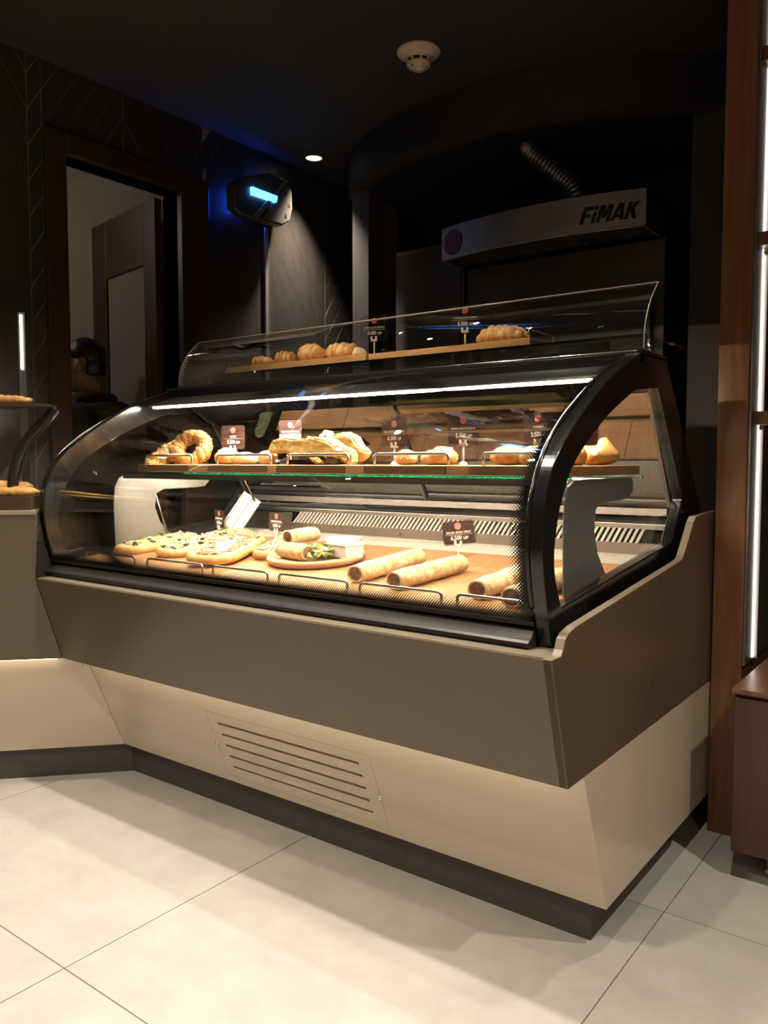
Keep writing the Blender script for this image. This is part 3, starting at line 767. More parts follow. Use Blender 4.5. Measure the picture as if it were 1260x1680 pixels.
def ring_bread(label, x, y, z, Rr, a, rot, seed, mat='ring_crust'):
    t = thing('sesame_ring', label, 'bread', (x, y, z), rot, 'sesame rings on the glass shelf')
    rnd = random.Random(seed); b = new(); cand = []
    for s in range(2):
        path = []; N = 84
        for i in range(N):
            th = 2 * math.pi * i / N; ph = th * 7 + s * math.pi
            rr_ = Rr + math.cos(ph) * a * .45; path.append((rr_ * math.cos(th), rr_ * math.sin(th), math.sin(ph) * a * .45 + .1 * a * math.sin(3 * th + seed)))
        tube(b, path, [a * (1 + .12 * math.sin(5 * 2 * math.pi * i / N + seed)) for i in range(N)], 10, True)
    b.normal_update(); cand = [(v.co.copy(), v.normal.copy()) for v in b.verts]
    for v in b.verts: v.co += v.normal * .0025 * nz(v.co, 60, seed)
    obj('crust', b, mat, t, True)
    b = new()
    for _ in range(420):
        c, n = rnd.choice(cand); q = n.to_track_quat('Z', 'Y').to_matrix() @ Matrix.Rotation(rnd.uniform(0, 6.28), 3, 'Z')
        octa(b, c + n * .0018, (.0046, .0026, .0018), q)
    stuff(obj('sesame', b, 'sesame', t)); return t
def croissant(name, label, x, y, z, L, r, rot, seed, bend=.25, ridges=6, mat='bread_gold', group='pastries on the top shelf'):
    t = thing(name, label, 'pastry', (x, y, z), (0, 0, rot), group)
    b = new(); N = 44; seg = 20; rings = []
    for i in range(N + 1):
        u = i / N; e = abs(2 * u - 1); env = max(.05, (1 - e ** 2.6)) ** .55
        rd = r * env * (1 + .26 * abs(math.sin(u * math.pi * ridges + seed)) ** .6 - .16)
        cx = (u - .5) * L; cyy = bend * L * (e ** 2 - .3)
        ring = []
        for k in range(seg):
            a = 2 * math.pi * k / seg; p = Vector((cx, cyy + rd * 1.12 * math.cos(a), rd * math.sin(a) + r * .8))
            p += Vector((0, math.cos(a), math.sin(a))) * (.16 * r * nz(p, 45, seed) + .08 * r * nz(p, 120, seed))
            p.z = max(0, p.z); ring.append(b.verts.new(p))
        rings.append(ring)
    for p, q in zip(rings, rings[1:]):
        for k in range(seg): b.faces.new((p[k], p[(k + 1) % seg], q[(k + 1) % seg], q[k]))
    b.faces.new(rings[0][::-1]); b.faces.new(rings[-1])
    obj('crust', b, mat, t, True); return t
def wrap_roll(label, a, c, r, seed, group='rolled wraps on the case deck', z=None, name='rolled_wrap'):
    a = Vector(a); c = Vector(c); L = (c - a).length; d = (c - a).normalized()
    t = thing(name, label, 'wrap', a, group=group); t.rotation_euler = (0, -math.asin(d.z), math.atan2(d.y, d.x))
    b = new(); N = 36; seg = 24; rings = []
    for i in range(N + 1):
        u = i / N; env = 1 - .10 * (abs(2 * u - 1) ** 6); ring = []
        for k in range(seg):
            an = 2 * math.pi * k / seg; rd = r * env * (1 + .10 * nz((u * L, math.cos(an) * .05, math.sin(an) * .05), 24, seed) + .05 * nz((u * L, math.cos(an) * .05, math.sin(an) * .05), 75, seed) + .03 * ((k / seg + u * .35) % 1.0))
            ring.append(b.verts.new((u * L, rd * 1.12 * math.cos(an), max(.0005, rd * .92 * math.sin(an) + r * .88))))
        rings.append(ring)
    for p, q in zip(rings, rings[1:]):
        for k in range(seg): b.faces.new((p[k], p[(k + 1) % seg], q[(k + 1) % seg], q[k]))
    bmesh.ops.recalc_face_normals(b, faces=b.faces)
    ends = []
    for ring, dx in ((rings[0], .004), (rings[-1], -.004)):
        cen = sum((v.co for v in ring), Vector()) / seg
        inner = [b.verts.new(cen + (v.co - cen) * .80 + Vector((0, 0, 0))) for v in ring]; deep = [b.verts.new(v.co + Vector((dx * .8, 0, 0))) for v in inner]
        for k in range(seg):
            j = (k + 1) % seg; b.faces.new((ring[k], ring[j], inner[j], inner[k])); b.faces.new((inner[k], inner[j], deep[j], deep[k]))
        ends.append([v.co.copy() for v in deep])
    obj('flatbread', b, 'wrap_skin', t, True)
    for e in ends:
        b = new(); cen = sum(e, Vector()) / len(e); vv = [b.verts.new(p) for p in e]; c0 = b.verts.new(cen + Vector((-.003 if cen.x < L / 2 else .003, 0, 0)))
        for k in range(len(e)): b.faces.new((vv[k], vv[(k + 1) % len(e)], c0))
        bmesh.ops.subdivide_edges(b, edges=b.edges[:], cuts=2)
        for v in b.verts: v.co.x += .004 * nz(v.co, 120, seed) - (.001 if cen.x < L / 2 else -.001)
        obj('filling', b, 'filling', t, True)
    return t
def pide(label, x, y, rot, L, w, seed, bits, mat='pide_crust', dz=0):
    t = thing('topped_flatbread', label, 'flatbread', (x, y, zd(y) + .001 + dz), (math.atan(.0735) * math.cos(rot), -math.atan(.0735) * math.sin(rot) * -1, rot), 'topped flatbreads on the case deck')
    def outline(a, k):
        ca, sa = math.cos(a), math.sin(a); e = 3.8
        q = (abs(ca) ** e + abs(sa) ** e) ** (-1 / e)
        return q * ca * w / 2 * k, q * sa * L / 2 * (1 - (1 - k) * w / L)
    def build(prof, mat_, name, amp):
        b = new(); seg = 44; rings = []
        for k, z in prof:
            ring = []
            for i in range(seg):
                X, Y = outline(2 * math.pi * i / seg, k); zz = z + amp * nz((X, Y, 0), 40, seed) if z > .004 else z
                ring.append(b.verts.new((X * (1 + .05 * nz((X, Y, 1), 12, seed)), Y, zz)))
            rings.append(ring)
        for p, q in zip(rings, rings[1:]):
            for i in range(seg): b.faces.new((p[i], p[(i + 1) % seg], q[(i + 1) % seg], q[i]))
        b.faces.new(rings[-1])
        return obj(name, b, mat_, t, True)
    build([(.93, 0), (1.0, .008), (1.0, .018), (.96, .027), (.88, .031), (.80, .027), (.6, .022), (.3, .021), (.08, .021)], mat, 'crust', .003)
    build([(.90, .024), (.84, .031), (.7, .030), (.5, .031), (.25, .031), (.05, .031)], 'cheese', 'cheese', .009)
    rnd = random.Random(seed)
    for nm, m_, cnt, sz in bits:
        b = new()
        for _ in range(cnt):
            rr_ = math.sqrt(rnd.random()) * .78; a = rnd.uniform(0, 6.28); X, Y = outline(a, rr_)
            q = Matrix.Rotation(rnd.uniform(0, 6.28), 3, 'Z') @ Matrix.Rotation(rnd.uniform(-.5, .5), 3, 'X')
            s = sz * rnd.uniform(.7, 1.3)
            if nm == 'olives':
                tube(b, [Vector((X, Y, .036)) + q @ Vector((s * math.cos(g), s * math.sin(g), 0)) for g in [2 * math.pi * i / 8 for i in range(8)]], s * .42, 5, True)
            else: octa(b, (X, Y, .034 + rnd.uniform(0, .004)), (s, s * .7, s * .45), q)
        stuff(obj(nm, b, m_, t))
    return t
def fold_slab(label, y, th, px, seed, lean=0.0):
    """a flatbread folded into a thick irregular slab; outline in the upright plane at depth y"""
    out = [P(a, c, 1, y) for a, c in px]; zb = min(p.z for p in out); cx = sum(p.x for p in out) / len(out)
    t = thing('folded_flatbread', label, 'flatbread', (cx, y, zb), (lean, 0, 0), 'folded yellow flatbreads on the glass shelf')
    b = new(); prism(b, [(p.x - cx, p.z - zb) for p in out], -th / 2, th / 2, 1)
    bmesh.ops.recalc_face_normals(b, faces=b.faces)
    bmesh.ops.bevel(b, geom=b.edges[:], offset=.006, segments=2, affect='EDGES', clamp_overlap=True)
    bmesh.ops.triangulate(b, faces=b.faces[:])
    for lim in (.03, .016, .009):
        ed = [e for e in b.edges if e.calc_length() > lim]
        bmesh.ops.subdivide_edges(b, edges=ed, cuts=1); bmesh.ops.triangulate(b, faces=[f for f in b.faces if len(f.verts) > 3])
    b.normal_update()
    for v in b.verts:
        p = v.co.copy(); v.co += v.normal * (.006 * nz(p, 22, seed) + .004 * nz(p, 55, seed + 1) - .003 * abs(nz(p, 90, seed)))
    obj('crust', b, 'flat_yellow', t, True); return t

SZ = 1.238
def sx(px, y=2.05): return P(px, 757, 1, y).x
ring_bread('brown sesame bread ring leaning at the left end of the glass shelf', sx(272), 2.060, SZ + .044, .054, .020, (R(30), R(-14), 0), 1)
ring_bread('golden upright sesame bread ring beside the first price card', sx(319), 2.035, SZ + .060, .056, .020, (R(56), R(16), R(18)), 2)
bun('round_bun', 'seeded brown bun tucked behind the upright sesame ring', sx(360), 2.090, SZ, .05, .045, .062, 4, 'bread', seeds=60)
bun('round_bun', 'flat pale bun in front of the 2.250 price card', sx(404), 2.040, SZ, .058, .045, .045, 5, 'bread_pale')
bun('round_bun', 'small pale round bun left of the folded yellow flatbreads', sx(446), 2.030, SZ, .036, .036, .05, 6, 'bread_pale')
fold_slab('long folded yellow flatbread lying across the others on the shelf', 2.035, .075, [(450, 744), (456, 722), (474, 718), (498, 720), (520, 716), (546, 722), (562, 733), (555, 748), (526, 746), (500, 749), (478, 743)], 3)
fold_slab('folded yellow flatbread leaning with its tip raised behind the long one', 2.120, .05, [(533, 752), (534, 707), (539, 706), (546, 714), (574, 711), (583, 716), (598, 735), (605, 741), (591, 760), (560, 758)], 5)
fold_slab('folded yellow flatbread sloping down at the right of the stack', 2.005, .045, [(548, 738), (566, 733), (582, 743), (582, 762), (571, 760), (556, 747)], 8)
fold_slab('small torn yellow flatbread piece on the black tray', 1.995, .03, [(508, 751), (520, 749), (532, 758), (528, 763), (516, 760)], 9)
b = bx(-.095, .095, -.05, .055, 0, .018); t = tag(obj('black_tray', b, 'black_gloss', bevel=.008), 'small glossy black tray under the folded yellow flatbreads', 'tray'); t.location = (sx(508), 2.070, SZ + .0005)
bun('seeded_bun', 'small bun crusted with seeds right of the 6.500 card', sx(673), 2.030, SZ, .034, .034, .046, 9, 'bread', seeds=140)
bun('round_bun', 'pale bun between the seeded bun and the golden bun', sx(703), 2.070, SZ, .036, .036, .045, 10, 'bread_pale')
bun('round_bun', 'golden wrinkled bun in front of the 2.750 card', sx(733), 2.030, SZ, .046, .042, .055, 11, 'bread', amp=.16)
bun('round_bun', 'wide flat golden bun below the 2.500 card', sx(838), 2.040, SZ, .055, .05, .056, 12, 'bread')
bun('round_bun', 'pale golden bun right of the wide flat bun', sx(880), 2.050, SZ, .052, .05, .056, 13, 'bread_pale')
bun('round_bun', 'brown bun half hidden behind the right end frame', sx(936, 2.1), 2.1, SZ, .045, .045, .06, 14, 'bread')
bun('folded_roll', 'golden folded roll seen through the end glass', sx(982, 2.2), 2.2, SZ, .055, .05, .072, 15, 'bread_gold', amp=.12, fold=True)
# top shelf pastries
def tx(px, y=2.38): return P(px, 590, 1, y).x
TZ = 1.634
for i, (px, L, r, ro, y, lb) in enumerate(((429, .105, .024, .2, 2.37, 'small croissant at the left end of the top tray'), (468, .095, .032, .5, 2.40, 'plump croissant second on the top tray'),
        (510, .12, .037, -.1, 2.37, 'large golden croissant in the middle of the top tray'), (560, .15, .036, .15, 2.40, 'longest golden croissant at the right end of the top tray'))):
    croissant('croissant', lb, tx(px, y), y, TZ, L, r, ro, i + 1, .18, 5)
bun('round_bun', 'smooth pale bun at the very end of the top tray', tx(585, 2.43), 2.43, TZ, .045, .04, .05, 21, 'bread_pale', group='pastries on the top shelf')
croissant('braided_loaf', 'braided golden loaf alone on the longer top tray', tx(822, 2.42), 2.42, TZ, .19, .036, .1, 7, .12, 7)
# wraps on the deck
for (x0, y0), (x1, y1), lb, s in (((-1.482, 1.828), (-1.478, 2.150), 'rolled wrap next to the round wooden plate', 1), ((-1.321, 1.80), (-1.288, 2.10), 'rolled wrap left of the standing 6.500 card stem', 2),
        ((-1.055, 1.80), (-1.045, 2.10), 'rolled wrap in front of the right end glass', 3), ((-.935, 1.76), (-.93, 2.05), 'rolled wrap nearest the right end frame', 4)):
    wrap_roll(lb, (x0, y0, zd(y0) + .001), (x1, y1, zd(y1) + .001), .0295, s)
BITS = [('tomato_bits', 'tomato', 26, .010), ('herb_bits', 'herb', 16, .007)]
pide('pale flatbread with olive slices at the far left of the deck', -2.66, 2.03, .12, .38, .15, 1, [('olives', 'olive', 10, .008), ('herb_bits', 'herb', 24, .006), ('ham_bits', 'ham', 14, .008)])
pide('flatbread with black olives at its front edge', -2.46, 2.06, .30, .40, .16, 2, [('olives', 'olive', 9, .008), ('herb_bits', 'herb', 40, .008), ('tomato_bits', 'tomato', 14, .008), ('cheese_bits', 'lettering_white', 40, .008)])
pide('large flatbread topped with tomato lying over its neighbours', -2.225, 2.01, .50, .50, .19, 3, [('tomato_bits', 'tomato', 90, .011), ('herb_bits', 'herb', 40, .007), ('ham_bits', 'ham', 50, .010), ('cheese_bits', 'lettering_white', 60, .008)], dz=.012)
pide('narrow flatbread with green herbs left of the plate', -2.09, 2.15, .42, .36, .13, 4, [('herb_bits', 'herb', 40, .008), ('tomato_bits', 'tomato', 16, .008), ('cheese_bits', 'lettering_white', 40, .008)])
pide('short cheese flatbread behind the large tomato flatbread', -2.52, 2.31, .1, .14, .13, 5, [('tomato_bits', 'tomato', 6, .007)])
# plate with its food
pcx, pcy = -1.835, 2.055
pz = zd(pcy)
pl_ = thing('round_plate', 'round pale wooden plate carrying a cut wrap and salad', 'plate', (pcx, pcy, pz), (math.atan(.0735), 0, 0))
b = new(); lathe(b, [(0, .0005), (.150, .0005), (.166, .008), (.170, .018), (.166, .027), (.158, .0275), (.150, .022), (.138, .017), (0, .016)], 56); obj('dish', b, 'plate_wood', pl_, True)
def onpl(dx, dy, h=.0175): return (pcx + dx, pcy + dy, pz + .0735 * dy + h)
wrap_roll('cut wrap half lying on the round plate', onpl(-.105, -.06), onpl(.04, -.085), .03, 11, 'wrap halves on the plate', name='wrap_half')
wrap_roll('cut wrap half resting on top with its filling facing out', onpl(-.07, -.07, .064), onpl(-.05, .05, .06), .027, 12, 'wrap halves on the plate', name='wrap_half')
b = new(); rnd = random.Random(5)
for k in range(26):
    c = Vector((rnd.uniform(.0, .085), rnd.uniform(-.08, .0), .022 + rnd.uniform(0, .032))); q = Matrix.Rotation(rnd.uniform(0, 6.28), 3, 'Z') @ Matrix.Rotation(rnd.uniform(-.9, .9), 3, 'X')
    pts = [c + q @ Vector((.02 * math.cos(a), .015 * math.sin(a), .005 * math.sin(3 * a + k))) for a in [2 * math.pi * i / 9 for i in range(9)]]
    vv = [b.verts.new(p) for p in pts]; c0 = b.verts.new(c + q @ Vector((0, 0, -.003)))
    for i in range(9): b.faces.new((vv[i], vv[(i + 1) % 9], c0))
lt = obj('lettuce_leaves', b, 'lettuce', None, True); md = lt.modifiers.new('t', 'SOLIDIFY'); md.thickness = .0012
lt.location = (pcx, pcy, pz); tag(lt, 'heap of pale green lettuce leaves on the round plate', 'lettuce'); stuff(lt)
b = new(); rnd = random.Random(8)
for k in range(7):
    q = Matrix.Rotation(rnd.uniform(-.5, .5), 4, 'X') @ Matrix.Rotation(rnd.uniform(-.5, .5), 4, 'Y')
    m = Matrix.Translation((rnd.uniform(-.01, .07), rnd.uniform(-.01, .05), .025 + .005 * k)) @ q
    bmesh.ops.create_cone(b, cap_ends=True, segments=18, radius1=.019, radius2=.019, depth=.004, matrix=m)
cu_ = obj('cucumber_slices', b, 'herb', None); cu_.location = (pcx, pcy, pz); tag(cu_, 'few cucumber slices behind the lettuce on the plate', 'cucumber'); stuff(cu_)
for k, (dx, dy, rz, tl_) in enumerate(((.045, .09, .3, .5), (.115, .015, -.25, .2))):
    t = thing('paper_box', ('white folded paper box standing at the back of the plate', 'white folded paper box at the right edge of the plate')[k], 'paper box', onpl(dx, dy, .019 + .0), (0, 0, rz), 'paper boxes on the plate')
    w_ = .05
    obj('body', pr([(-.034, 0), (.034, 0), (.038, .04), (-.038, .04)], -w_, w_), ('paper', 'plate_wood')[0], t, bevel=.002)
    obj('lid', bx(-w_ - .003, w_ + .003, -.041, .041, .0402, .052), 'paper', t, bevel=.003)
# leaning metal server
a = P(352 + 20, 878, 1, 2.40); c = P(415, 815, 1, 2.50)
t = thing('pastry_server', 'clear ribbed pastry server leaning against the case rear', 'pastry server', a)
dvec = (c - a); L_ = dvec.length; q = dvec.to_track_quat('Z', 'Y')
zx = dvec.normalized(); xx_ = Vector((.8, .6, 0)); xx_ = (xx_ - zx * xx_.dot(zx)).normalized(); yy_ = zx.cross(xx_)
mt = Matrix((xx_, yy_, zx)).transposed().to_4x4()
for i in range(2):
    sv = new(); box(sv, -.042 + i * .043, -.001 + i * .043, -.0015, .0015, 0, L_, mt); obj('blade', sv, 'server_steel', t)
for i in range(3): obj('rib', box(new(), -.044 + i * .043, -.041 + i * .043, -.010, .003, 0, L_, mt), 'server_steel', t)

# ------------------------------------------------------------------ price cards
def price_card(label, px, y, zb, zc, name, price, rot=(0, 0, .18), w=.107, h=.089, stem=True, blank=False, tilt=0, gr='price cards in the display case', clear=False):
    x = px if isinstance(px, float) else P(px, 757, 1, y).x
    t = thing('price_card', label, 'price card', (x, y, zb), (0, 0, rot[2]), gr)
    hd = bpy.data.objects.new('card_holder', None)
    m = obj('acrylic_plate', pr(rounded_rect(w + .006, h + .006, .010), 0, .002, 1), 'acrylic', t); m.location = (0, 0, zc - zb); m.rotation_euler = (rot[0], tilt, 0)
    if not clear:
        obj('printed_card', pr(rounded_rect(w - .002, h - .002, .008), -.0012, -.0002, 1), 'card', m)
    yf = -.0016
    b = new(); bmesh.ops.create_cone(b, cap_ends=True, segments=28, radius1=.0105, radius2=.0105, depth=.0006, matrix=Matrix.Translation((0, yf, h * .29)) @ Matrix.Rotation(R(90), 4, 'X')); lg = obj('logo', b, 'pink_print', m)
    b = new(); tube(b, [(.0066 * math.cos(g), yf - .0006, h * .29 + .0066 * math.sin(g)) for g in [2 * math.pi * i / 20 for i in range(20)]], .0006, 5, True); tube(b, [(.003 * math.cos(g), yf - .0006, h * .29 + .001 + .003 * math.sin(g)) for g in [math.pi + math.pi * i / 8 for i in range(9)]], .0007, 5)
    for sx_ in (-.0025, .0025): icos(b, (sx_, yf - .0006, h * .29 + .002), .0011, 1)
    obj('logo_ring', b, 'pink_deep', lg)
    if name: text('name_lettering', name, .0095, 'lettering_white', m, (0, yf, h * .015), width=min(w * .78, .0062 * len(name)), bold=.0001)
    if blank:
        obj('blank_label', bx(-w * .46, w * .46, yf - .0004, yf, -h * .42, -h * .08), 'paper', m)
    else:
        obj('rule', bx(-w * .43, w * .43, yf - .0003, yf, -h * .075 - .0004, -h * .075 + .0004), 'lettering_white', m)
        text('price_lettering', price, .0185, 'lettering_white', m, (-.009, yf, -h * .22), bold=.0004, width=.036)
        text('currency_lettering', 'LBP', .0125, 'lettering_white', m, (.0225, yf, -h * .235), bold=.0002, width=.015)
    b = new(); bz = zc - zb - h / 2
    tube(b, [(0, .001, .006), (0, .001, bz - .002)], .003, 8); obj('stem', b, 'plastic_white', t, True)
    b = new(); box(b, -.013, .013, -.005, .006, bz - .006, bz + .002)
    for s in (-1, 1): box(b, s * .009 - .004, s * .009 + .004, -.006, -.0025, bz - .002, bz + .012)
    obj('clip', b, 'plastic_white', t, bevel=.001)
    b = new(); lathe(b, [(0, 0), (.014, 0), (.012, .005), (.005, .012), (0, .013)], 16); obj('foot', b, 'plastic_white', t, True)
    return t
price_card('dark price card reading 2.250 behind the sesame rings', 383, 2.13, SZ, P(383, 717, 1, 2.13).z, 'KIRI', '2.250', (0, 0, .24))
price_card('dark price card with a blank white strip above the yellow flatbreads', 477, 2.17, SZ, P(477, 709, 1, 2.17).z, 'SANDWICH LABNE', '', (0, 0, .08), blank=True)
price_card('dark price card reading 6.500 between flatbreads and seeded bun', 647, 2.10, SZ, P(647, 709, 1, 2.10).z, 'OLD PANES KASHKI', '6.500', (0, 0, -.06))
price_card('dark price card reading 2.750 in the middle of the shelf', 760, 2.11, SZ, P(762, 704, 1, 2.11).z, 'POGACA WITH CHEDDAR', '2.750', (0, 0, .02))
price_card('dark price card reading 2.500 beside the right end frame', 883, 2.12, SZ, P(884, 701, 1, 2.12).z, 'POGACA', '2.500', (0, 0, -.18), tilt=-.07)
price_card('dark price card standing behind the right end frame', 948, 2.10, SZ, P(948, 705, 1, 2.10).z, '', '2.500', (0, 0, .3))
dq = P(752, 930, 1, 2.13)
price_card('tilted dark price card reading 6.500 on the deck', dq.x, 2.13, zd(2.13), P(752, 874, 1, 2.13).z, 'SPECIAL MIXED WRAP', '6.500', (0, 0, .22), w=.104, h=.072, tilt=-.13)
price_card('narrow dark price card beside the leaning pastry server', P(360, 872, 1, 2.36).x, 2.36, zd(2.36), P(359, 851, 1, 2.36).z, 'CLASSIC PIZZA', '4.500', (0, 0, -.35), h=.078)
price_card('dark price card behind the herb flatbread at the grille', P(454, 885, 1, 2.34).x, 2.34, zd(2.34), P(453, 856, 1, 2.34).z, 'TURKISH PIZZA', '4.000', (0, 0, -.22), h=.075)
price_card('clear price card reading 4.000 beside the croissants on the top shelf', P(614, 545, 1, 2.47).x, 2.47, 1.634, P(614, 538, 1, 2.47).z, 'CHOCOLATE DANISH', '4.000', (0, 0, .3), clear=True, gr='price cards on the top shelf')
price_card('clear price card reading 3.500 near the braided loaf on the top shelf', P(763, 545, 1, 2.47).x, 2.47, 1.634, P(763, 522, 1, 2.47).z, 'CHOCOLATE DANISH', '3.500', (0, 0, .3), clear=True, gr='price cards on the top shelf')

# ------------------------------------------------------------------ left display on the corner counter
lt_ = thing('side_display', 'flat glazed bread display on the angled counter at the left', 'display case', (-3.2, 1.45, 1.072))
def LW(y_off, s, z): return lc(1.510, z, s) - NV * y_off
def lbox(o0, o1, s0, s1, z0, z1):
    b = new(); p = [LW(o, s, z) for z in (z0, z1) for o in (o0, o1) for s in (s0, s1)]
    poly(b, p, [(0, 1, 3, 2), (4, 6, 7, 5), (0, 4, 5, 1), (1, 5, 7, 3), (3, 7, 6, 2), (2, 6, 4, 0)]); return b
def SP(px, py, o):          # point of the vertical plane o behind the counter front
    r = _fw * FPX + _rt * (px - 630) - _up * (py - 840); p0 = LW(o, 0, 1.1)
    return CC + r * ((p0 - CC).dot(NV) / r.dot(NV))
def ssz(px, py, o):
    q = SP(px, py, o); return (q - LW(o, 0, q.z)).dot(DV), q.z
W('front_glass', lbox(.05, .056, -.13, .66, 1.073, ssz(60, 523, .05)[1]), 'glass', lt_)
W('base_box', lbox(.07, .27, -.045, .42, 1.0725, 1.122), 'tray_dark', lt_)
s_, z_ = ssz(86, 664, .20); W('shelf', lbox(.12, .27, s_, .42, z_ - .012, z_), 'tray_dark', lt_); zsh = z_
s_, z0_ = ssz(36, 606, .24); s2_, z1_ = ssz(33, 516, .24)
W('led_strip', lbox(.24, .246, s_ - .004, s_ + .004, z0_, z1_), 'led_column', lt_)  # glowing strip stands in for a reflected light line
W('post', lbox(.247, .262, s_ - .012, s_ + .012, 1.122, z1_ + .01), 'steel_dark', lt_)
W('post', lbox(.247, .262, .38, .404, 1.122, z1_ + .01), 'steel_dark', lt_)
b = new(); arm = catmull([SP(92, 672, .19), SP(74, 692, .18), SP(52, 714, .17), SP(34, 742, .16), SP(24, 775, .16), SP(20, 806, .16)], 8); tube(b, arm, .021, 12); W('curved_arm', b, 'black_gloss', lt_, smooth=True)
lbn = 0; la_ = math.atan2(DV.y, DV.x)
for (px, o_, z_, L_, r_, ro, lb) in ((20, .13, 1.1225, .19, .019, .1, 'long golden roll lowest in the left display'), (10, .17, 1.140, .19, .020, .2, 'long golden roll resting on the others in the left display'),
        (-6, .215, 1.1225, .18, .020, .0, 'golden roll at the back of the left display')):
    s_, _z = ssz(px, 790, o_); q = LW(o_, s_, z_); lbn += 1
    croissant('bread_roll', lb, q.x, q.y, z_ + .0005, L_, r_, la_ + ro, 30 + lbn, .03, 2, 'bread_gold', 'long rolls in the left display')
s_, _z = ssz(2, 655, .18); q = LW(.18, s_, zsh + .0005); croissant('twisted_loaf', 'twisted golden loaf on the upper shelf of the left display', q.x, q.y, zsh + .0005, .22, .018, la_ + .1, 41, .04, 9, 'bread_gold', 'long rolls in the left display')

# ------------------------------------------------------------------ insect lamp on the plank wall, conduit
iw = P(432, 326, 0, -3.27)
il = thing('insect_lamp', 'dark wall mounted insect lamp with a glowing blue window', 'insect lamp', (WX + .001, iw.y, iw.z - .14))
def IP(x, y, X=-3.24): q = P(x, y, 0, X); return (q.y, q.z)
body = [IP(x, y) for x, y in ((384, 300), (400, 290), (445, 283), (468, 294), (477, 310), (479, 340), (476, 362), (464, 370), (440, 365), (415, 357), (398, 352), (386, 340))]
W('body', pr(body, WX + .04, -3.24), 'device_body', il, bevel=.01)
W('mount', bx(WX + .001, WX + .04, iw.y - .1, iw.y + .1, iw.z - .08, iw.z + .08), 'device_body', il)
W('stripe', pr([IP(x, y) for x, y in ((416, 354), (423, 357), (471, 298), (466, 294))], -3.2395, -3.228), 'device_stripe', il)
W('end_cap', pr([IP(x, y) for x, y in ((430, 358), (471, 303), (477, 315), (478, 342), (474, 361), (462, 367))], -3.2395, -3.234), 'device_stripe', il)
W('blue_window', pr([IP(x, y) for x, y in ((410, 307), (411, 320), (450, 333), (452, 323))], -3.2395, -3.222), 'blue_lamp', il)
for x, y in ((468, 318), (473, 337), (468, 354)):
    c = IP(x, y); W('key_hole', bx(-3.234, -3.2325, c[0] - .007, c[0] + .007, c[1] - .009, c[1] + .009), 'hole', il)
b = new(); tube(b, [(WX + .020, iw.y - .13, iw.z - .085), (WX + .020, iw.y - .13, iw.z + .03)], .008, 8); W('blue_tube', b, 'blue_tube', il, smooth=True)
b = new(); tube(b, [(WX + .020, iw.y - .03, iw.z + .08), (WX + .020, iw.y + .08, iw.z + .08)], .007, 8); W('blue_tube', b, 'blue_tube', il, smooth=True)
cw = P(437, 380, 0, WX + .01)
b = new(); box(b, WX + .001, WX + .018, cw.y - .018, cw.y + .006, .9, cw.z + .02); tag(obj('cable_conduit', b, 'device_stripe', bevel=.003), 'slim vertical cable conduit running down below the insect lamp', 'conduit')

# ------------------------------------------------------------------ oven with hood in the niche
ov = thing('rack_oven', 'tall steel rack oven standing in the dark niche', 'oven', (-1.88, 4.05, 0))
OX0, OX1, OY = -2.44, -1.32, 4.02
W('body', bx(OX0, OX1, OY, 4.80, .10, 2.335), 'oven_steel', ov, bevel=.004)
W('door', bx(OX0 + .20, OX1 - .05, OY - .05, OY - .001, .18, 2.10), 'oven_steel', ov, bevel=.006)
W('door_window', bx(OX0 + .42, OX1 - .25, OY - .054, OY - .0505, .9, 1.85), 'black_gloss', ov)
b = new(); tube(b, [(OX0 + .27, OY - .05, 1.0), (OX0 + .27, OY - .09, 1.0), (OX0 + .27, OY - .09, 1.35), (OX0 + .27, OY - .05, 1.35)], .011, 8); W('door_handle', b, 'steel', ov, smooth=True)
cp = W('control_panel', bx(OX0 + .02, OX0 + .19, OY - .02, OY - .001, .95, 1.55), 'steel_dark', ov)
for k in range(4):
    q = P(782 + k * 8, 803, 1, OY - .022); W('digit', bx(q.x - .007, q.x + .007, OY - .024, OY - .0205, q.z - .010, q.z + .010), 'digit', cp)
for xx in (OX0 + .06, OX1 - .06):
    W('foot', bx(xx - .03, xx + .03, OY + .05, OY + .11, 0, .10), 'steel_dark', ov)
hd = thing('oven_hood', 'bowed stainless steel oven hood with black FiMAK lettering', 'hood', (-1.90, 3.9, 2.34))
HZ0, HZ1 = 2.340, 2.514; HX0, HX1, HY = -2.463, -1.339, 3.795
def bow(u): return HY - .085 * (1 - (2 * u - 1) ** 2)
fr_ = [(HX0 + (HX1 - HX0) * i / 24, bow(i / 24)) for i in range(25)]
b = new(); prism(b, fr_ + [(x, y + .012) for x, y in fr_[::-1]], HZ0, HZ1, 2); hp = W('front_panel', b, 'hood_steel', hd)
W('side_panel', bx(HX0, HX0 + .012, HY + .012, OY - .001, HZ0, HZ1), 'hood_steel', hd); W('side_panel', bx(HX1 - .012, HX1, HY + .012, OY - .001, HZ0, HZ1), 'hood_steel', hd)
W('top_panel', pr([(x, y + .012) for x, y in fr_] + [(HX1, 4.6), (HX0, 4.6)], HZ1 - .012, HZ1 - .001, 2), 'oven_steel', hd)
W('underside', pr([(x, y + .013) for x, y in fr_[1:-1]] + [(HX1 - .013, OY - .002), (HX0 + .013, OY - .002)], HZ0 + .02, HZ0 + .03, 2), 'oven_steel', hd)
b = new(); tube(b, [(x, y - .001, HZ0 + .002) for x, y in fr_], .0035, 6); W('bottom_lip', b, 'hood_steel', hd, smooth=True)
u = .855; xx = HX0 + (HX1 - HX0) * u
slope = math.atan2(-.085 * -1 * 2 * (2 * u - 1) * 2 / (HX1 - HX0), 1)
